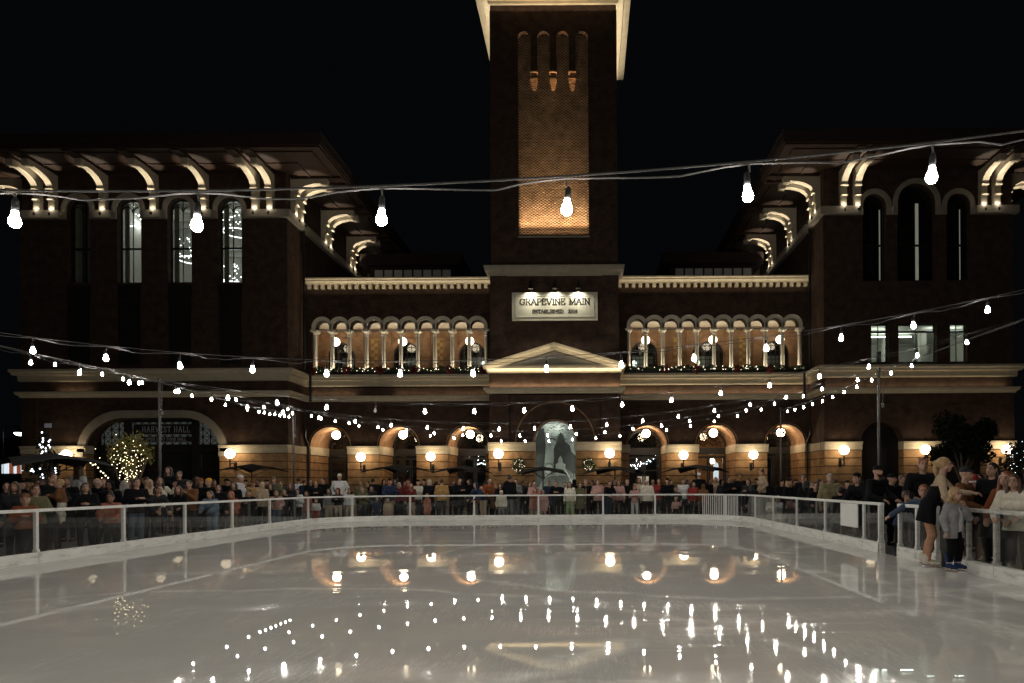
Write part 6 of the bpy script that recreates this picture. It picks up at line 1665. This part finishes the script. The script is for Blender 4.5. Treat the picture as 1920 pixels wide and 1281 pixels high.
crowd([
 (1447, 916, 23.4, to, 'cup', 0, ('jacket', 'cream'), ('jeans', 'khaki'), ('short', 'hbrown'), 'small child in a cream jacket at the right rail, left of a twin', {'hscale': 1.15}),
 (1458, 917, 22.8, to, 'cup', -20, ('jacket', 'white'), ('jeans', 'cream'), ('beanie', 'cream'), 'small child in a pale hat and white jacket at the right rail', {'hscale': 1.15}),
 (1479, 897, 21.6, wo, 'stand', 40, ('coat', 'black'), J, ('beret', 'black', 'long', 'hblond'), 'blonde woman in a black beret at the right rail'),
 (1506, 888, 21.4, m, 'stand', -30, ('jacket', 'black'), J, ('short', 'hblack'), 'man in black looking right behind the right rail'),
 (1512, 899, 19.9, wo, 'stand', 170, ('coat', 'black'), J, ('long', 'hblack'), 'person with long black hair seen from behind at the right rail'),
 (1522, 896, 21.0, ch, 'stand', 0, ('jacket', 'olive'), J, ('short', 'hbrown'), 'boy with brown hair just behind the woman resting on the right rail', {'hscale': 1.25}),
 (1526, 905, 18.9, wo, 'rail', -10, ('jacket', 'black'), J, ('short', 'hblack'), 'woman in black resting on the right rail left of the camouflage jacket'),
 (1555, 887, 18.2, m, 'stand', 0, ('jacket', 'camo'), J, ('short', 'hgrey'), 'grey bearded man in a camouflage jacket at the right rail'),
 (1577, 907, 17.0, ch, 'cup', 170, ('jacket', 'black'), J, ('short', 'hblack'), 'dark haired child seen from behind above the square notice', {'hscale': 1.15}),
 (1598, 894, 16.3, wo, 'bend', -55, ('coat', 'black'), J, ('beanie', 'black', 'bob', 'hblack'), 'woman in a black hat and coat leaning over a child above the square notice', {'hscale': 1.12}),
 (1640, 869, 14.9, m, 'rail', 25, ('sweater', 'black'), J, ('cap', 'black'), 'bearded man in a black cap and black sweatshirt at the right rail', {'hscale': 1.06, 'fine': 2}),
 (1672, 888, 16.2, m, 'stand', 60, ('coat', 'black'), J, ('beanie', 'black'), 'dark coated person behind the gap in the right barrier'),
 (1722, 862, 13.6, m, 'rail', -15, ('coat', 'black'), J, ('short', 'hauburn'), 'tall auburn haired man in a dark coat standing over two boys', {'hscale': 1.13}),
 (1697, 915, 13.4, ch, 'rail', 40, ('jacket', 'navy'), J, ('short', 'hbrown'), 'dark haired boy in navy leaning over the short barrier section', {'hscale': 1.1}),
 (1722, 905, 12.95, ch, 'point', -30, ('sweater', 'denim'), J, ('short', 'hauburn'), 'auburn haired boy in a blue hoodie reaching down over the barrier', {'hscale': 1.22, 'fine': 2}),
 (1741, 893, 14.2, wo, 'stand', 180, ('coat', 'black'), J, ('long', 'hblack'), 'dark haired person in silhouette behind the skating woman'),
 (1804, 868, 11.9, m, 'rail', 40, ('sweater', 'brown'), J, ('cap', 'charcoal'), 'man in a cap and brown sweater leaning to the rail beside the skating woman', {'hscale': 1.0}),
 (1822, 896, 12.6, wo, 'cup', -10, ('sweater', 'maroon'), J, ('santa', 'red', 'long', 'hblack'), 'woman in a red and white Santa hat holding a cup', S2),
 (1846, 898, 12.9, wo, 'stand', -60, ('coat', 'black'), J, ('long', 'hbrown'), 'person in black right of the Santa hat'),
 (1858, 866, 11.6, wo, 'stand', -60, ('coat', 'black'), J, ('bob', 'hblack'), 'tall dark haired person behind the woman in the rust sweater'),
 (1868, 884, 10.7, wo, 'bend', -55, ('sweater', 'rust'), J, ('long', 'hauburn'), 'woman with auburn hair in a rust sweater leaning over the rail', {'hscale': 1.08}),
 (1893, 888, 10.2, wo, 'rail', -50, ('puffer', 'cream'), J, ('long', 'hbrown'), 'woman in a fluffy cream jacket at the right edge', {'fine': 2}),
], 1, 'onlookers along the right barrier')
# the skaters on the ice
def skates(t, f, boot, cuff, cuff_h=.235, g=1.):
    S = Sdf(.008, .014); k = f.H / 1.7
    for i in (0, 1):
        a = f.ank[i] * np.array((1, 1, 0))
        S.cap(a + (0, .035, .085), a + (0, -.08 * k, .078), .036 * k * g, .035 * k * g); S.cap(a + (0, -.08 * k, .075), a + (0, -.155 * k, .07), .035 * k * g, .028 * k * g); S.cap(a + (0, .015, .09), a + (0, .02, cuff_h * k * g), .044 * k * g, .056 * k * g)
    me = S.mesh('skate_boot'); me.materials.append(None); b_ = link_part('skate_boot', me, boot, t)
    for i in (0, 1):
        a = f.ank[i]; x, y = a[0], a[1]; q = MB()
        q.prism_x([(y + .07, .0), (y - .185 * k, .0), (y - .205 * k, .012), (y - .19 * k, .02), (y + .07, .02)], x - .003, x + .003)
        q.box(x - .012, x + .012, y + .02, y + .05, .018, .048); q.box(x - .012, x + .012, y - .13 * k, y - .10 * k, .018, .05)
        q.box(x - .034 * k, x + .034 * k, y - .18 * k, y + .075, .04, .052)
        link_bits('skate_blade', q, M.setdefault('steel', mat('blade_steel', (.5, .5, .52), .25, metal=1, noise=.05)), b_)
        if cuff:
            for z in (.14, .20, .26):
                q = MB(); q.tube([(x + .045 * k * g * math.cos(u), y + .017 + .048 * k * g * math.sin(u), z * k * g) for u in np.linspace(PI, 2 * PI, 9)], .006, 5); link_bits('buckle', q, cuff, b_)
SKR = 11.15
t, f = person(1764, 864, SKR, 'woman', 'skate', 62, ('crop', 'beige'), None, ('pony', 'hblond'), 'blonde woman skating in a short black dress and beige sleeves beside the barrier', fine=2, z0=.045, shoes=None, skin='tights', hscale=1.10)
for o in list(t.children):   # face and hands keep their own skin tone: tights are a garment over the legs
    if o.name.startswith('body'): o.material_slots[0].material = pm('skin')
S = Sdf(.0085, .016); f.legs(S, .006, 1.0); S.cut(lambda X, Y, Z: Z - f.pel[2])
me = S.mesh('tights'); me.materials.append(None); link_part('tights', me, 'tights', t)
S = Sdf(.0085, .02)
f.torso(S, .022)
for q_ in (-1, 0, 1):
    for dy in (-.02, .09): S.cap(f.pel + (q_ * f.hw * .6, 0, .03), (q_ * f.hw * 1.7, dy, .40 * f.H), .118 * f.g, .085)
ckz = f.chest[2] + .05
S.cut(lambda X, Y, Z: .405 * f.H + .25 * (Y - .05) - Z); S.cut(lambda X, Y, Z: Z - ckz)
me = S.mesh('dress'); me.materials.append(None); link_part('dress', me, 'black', t)
skates(t, f, 'cream', None, .16)
t2, f2 = person(1790, 914, 10.55, 'child', 'chin', 22, ('blazer', 'blazergrey'), ('tucked', 'black'), ('curls', 'hblond'), 'small girl in a grey blazer and blue skates with a finger at her chin', fine=2, z0=.045, shoes=None, hscale=1.07)
S = Sdf(.0085, .02); f2.torso(S, .016); S.cut(lambda X, Y, Z: .41 * f2.H - Z); S.cut(lambda X, Y, Z: Z - f2.neck[2] - .03)
me = S.mesh('shirt'); me.materials.append(None); link_part('shirt', me, 'white', t2)
skates(t2, f2, 'skateblue', 'lightgrey', .26, 1.32)
# the bearded man's beard, the Santa hat's trim
for o in [o for o in bpy.data.objects if o.parent is None and o.name.startswith('person')]:
    lb = o['label']
    if lb.startswith(('bearded man', 'grey bearded man')):
        ff = fig('man', 'rail' if lb[0] == 'b' else 'stand', 2 if lb[0] == 'b' else 1); c = ff.hc; h = ff.hh / .23; S = Sdf(.010, .012)
        S.cap(c + np.array((0, -.052, -.075)) * h, c + np.array((0, -.056, -.09)) * h, .046 * h, .036 * h)
        for q_ in (-1, 1): S.cap(c + np.array((q_ * .03, -.05, -.07)) * h, c + np.array((q_ * .062, -.005, -.02)) * h, .034 * h, .018 * h)
        cz = c[2] - .048 * h
        S.cut(lambda X, Y, Z: (Z - cz) - .6 * np.clip(Y - c[1] + .05, 0, .1))
        me = S.mesh('beard'); me.materials.append(None); link_part('beard', me, 'hbrown' if lb[0] == 'b' else 'hgrey', o)
    if 'Santa hat' in lb and 'red and white' in lb:
        ff = fig('woman', 'cup', 1); c = ff.hc; h = ff.hh / .23; q = MB()
        q.tube([(c[0] + .092 * h * math.cos(a), c[1] + .015 * h + .108 * h * math.sin(a), c[2] + .045 * h) for a in np.linspace(0, 2 * PI, 19)], .021 * h, 7, False); q.ball((c[0] + .135 * h, c[1], c[2] + .07 * h), .028 * h, 10, 8)
        link_bits('hat_trim', q, 'white', o)

# half hidden second rows: nothing in the photograph tells these apart
def second_row(pts, label, group, seed):
    random.seed(seed)
    for x, y, D in pts:
        k = random.choice((m, wo, m)); pz = random.choice(('stand', 'cup', 'pocket')); hr = random.choice((('short', 'hblack'), ('long', 'hblack'), ('short', 'hbrown'), ('beanie', 'black'), ('hood', 'black'))) if k == m else random.choice((('long', 'hblack'), ('long', 'hbrown'), ('bob', 'hblack')))
        person(x, y, D, k, pz, random.choice((-50, -20, 10, 40, 160)), (random.choice(('coat', 'jacket')), random.choice(('black', 'black', 'charcoal', 'navy'))), J, hr, label, skin=random.choice(('skin', 'skin2', 'skin')), fine=0, group=group)
second_row([(14, 903, 17.2), (40, 899, 18.4), (80, 897, 19), (128, 894, 18.6), (196, 895, 20), (246, 899, 20.5), (272, 893, 22), (294, 900, 22.5), (326, 899, 22), (368, 893, 23.5), (402, 899, 24), (424, 897, 24.6), (432, 901, 25.6), (460, 899, 26.5), (484, 897, 28), (500, 899, 28.5), (528, 901, 29)],
           'dark clothed onlooker half hidden behind the front row of the left crowd', 'dark second row of the left crowd', 4)
second_row([(570, 899, 31), (626, 899, 31.5), (648, 901, 31), (690, 902, 31), (720, 899, 31.6), (742, 897, 32), (760, 901, 31), (795, 898, 31.5), (818, 902, 31), (850, 900, 31), (880, 898, 31.6), (910, 900, 32), (950, 901, 31), (980, 900, 31.5), (1030, 901, 32), (1077, 899, 31.2), (1110, 900, 31.5), (1152, 898, 32), (1183, 900, 31.4), (1224, 898, 31.6), (1258, 899, 32), (1290, 899, 31.4), (1330, 897, 31), (1353, 899, 30.5), (1378, 898, 30), (1418, 897, 29.5), (1438, 900, 29)],
           'dark clothed onlooker half hidden behind the front row on the far side', 'dark second row on the far side', 5)
second_row([(1466, 899, 26), (1492, 898, 25), (1538, 898, 23), (1566, 898, 21.5), (1588, 900, 20), (1614, 897, 19), (1660, 893, 18.5), (1690, 890, 16.5), (1836, 888, 14.5), (1880, 880, 13)],
           'dark clothed onlooker half hidden behind the front row of the right crowd', 'dark second row of the right crowd', 6)
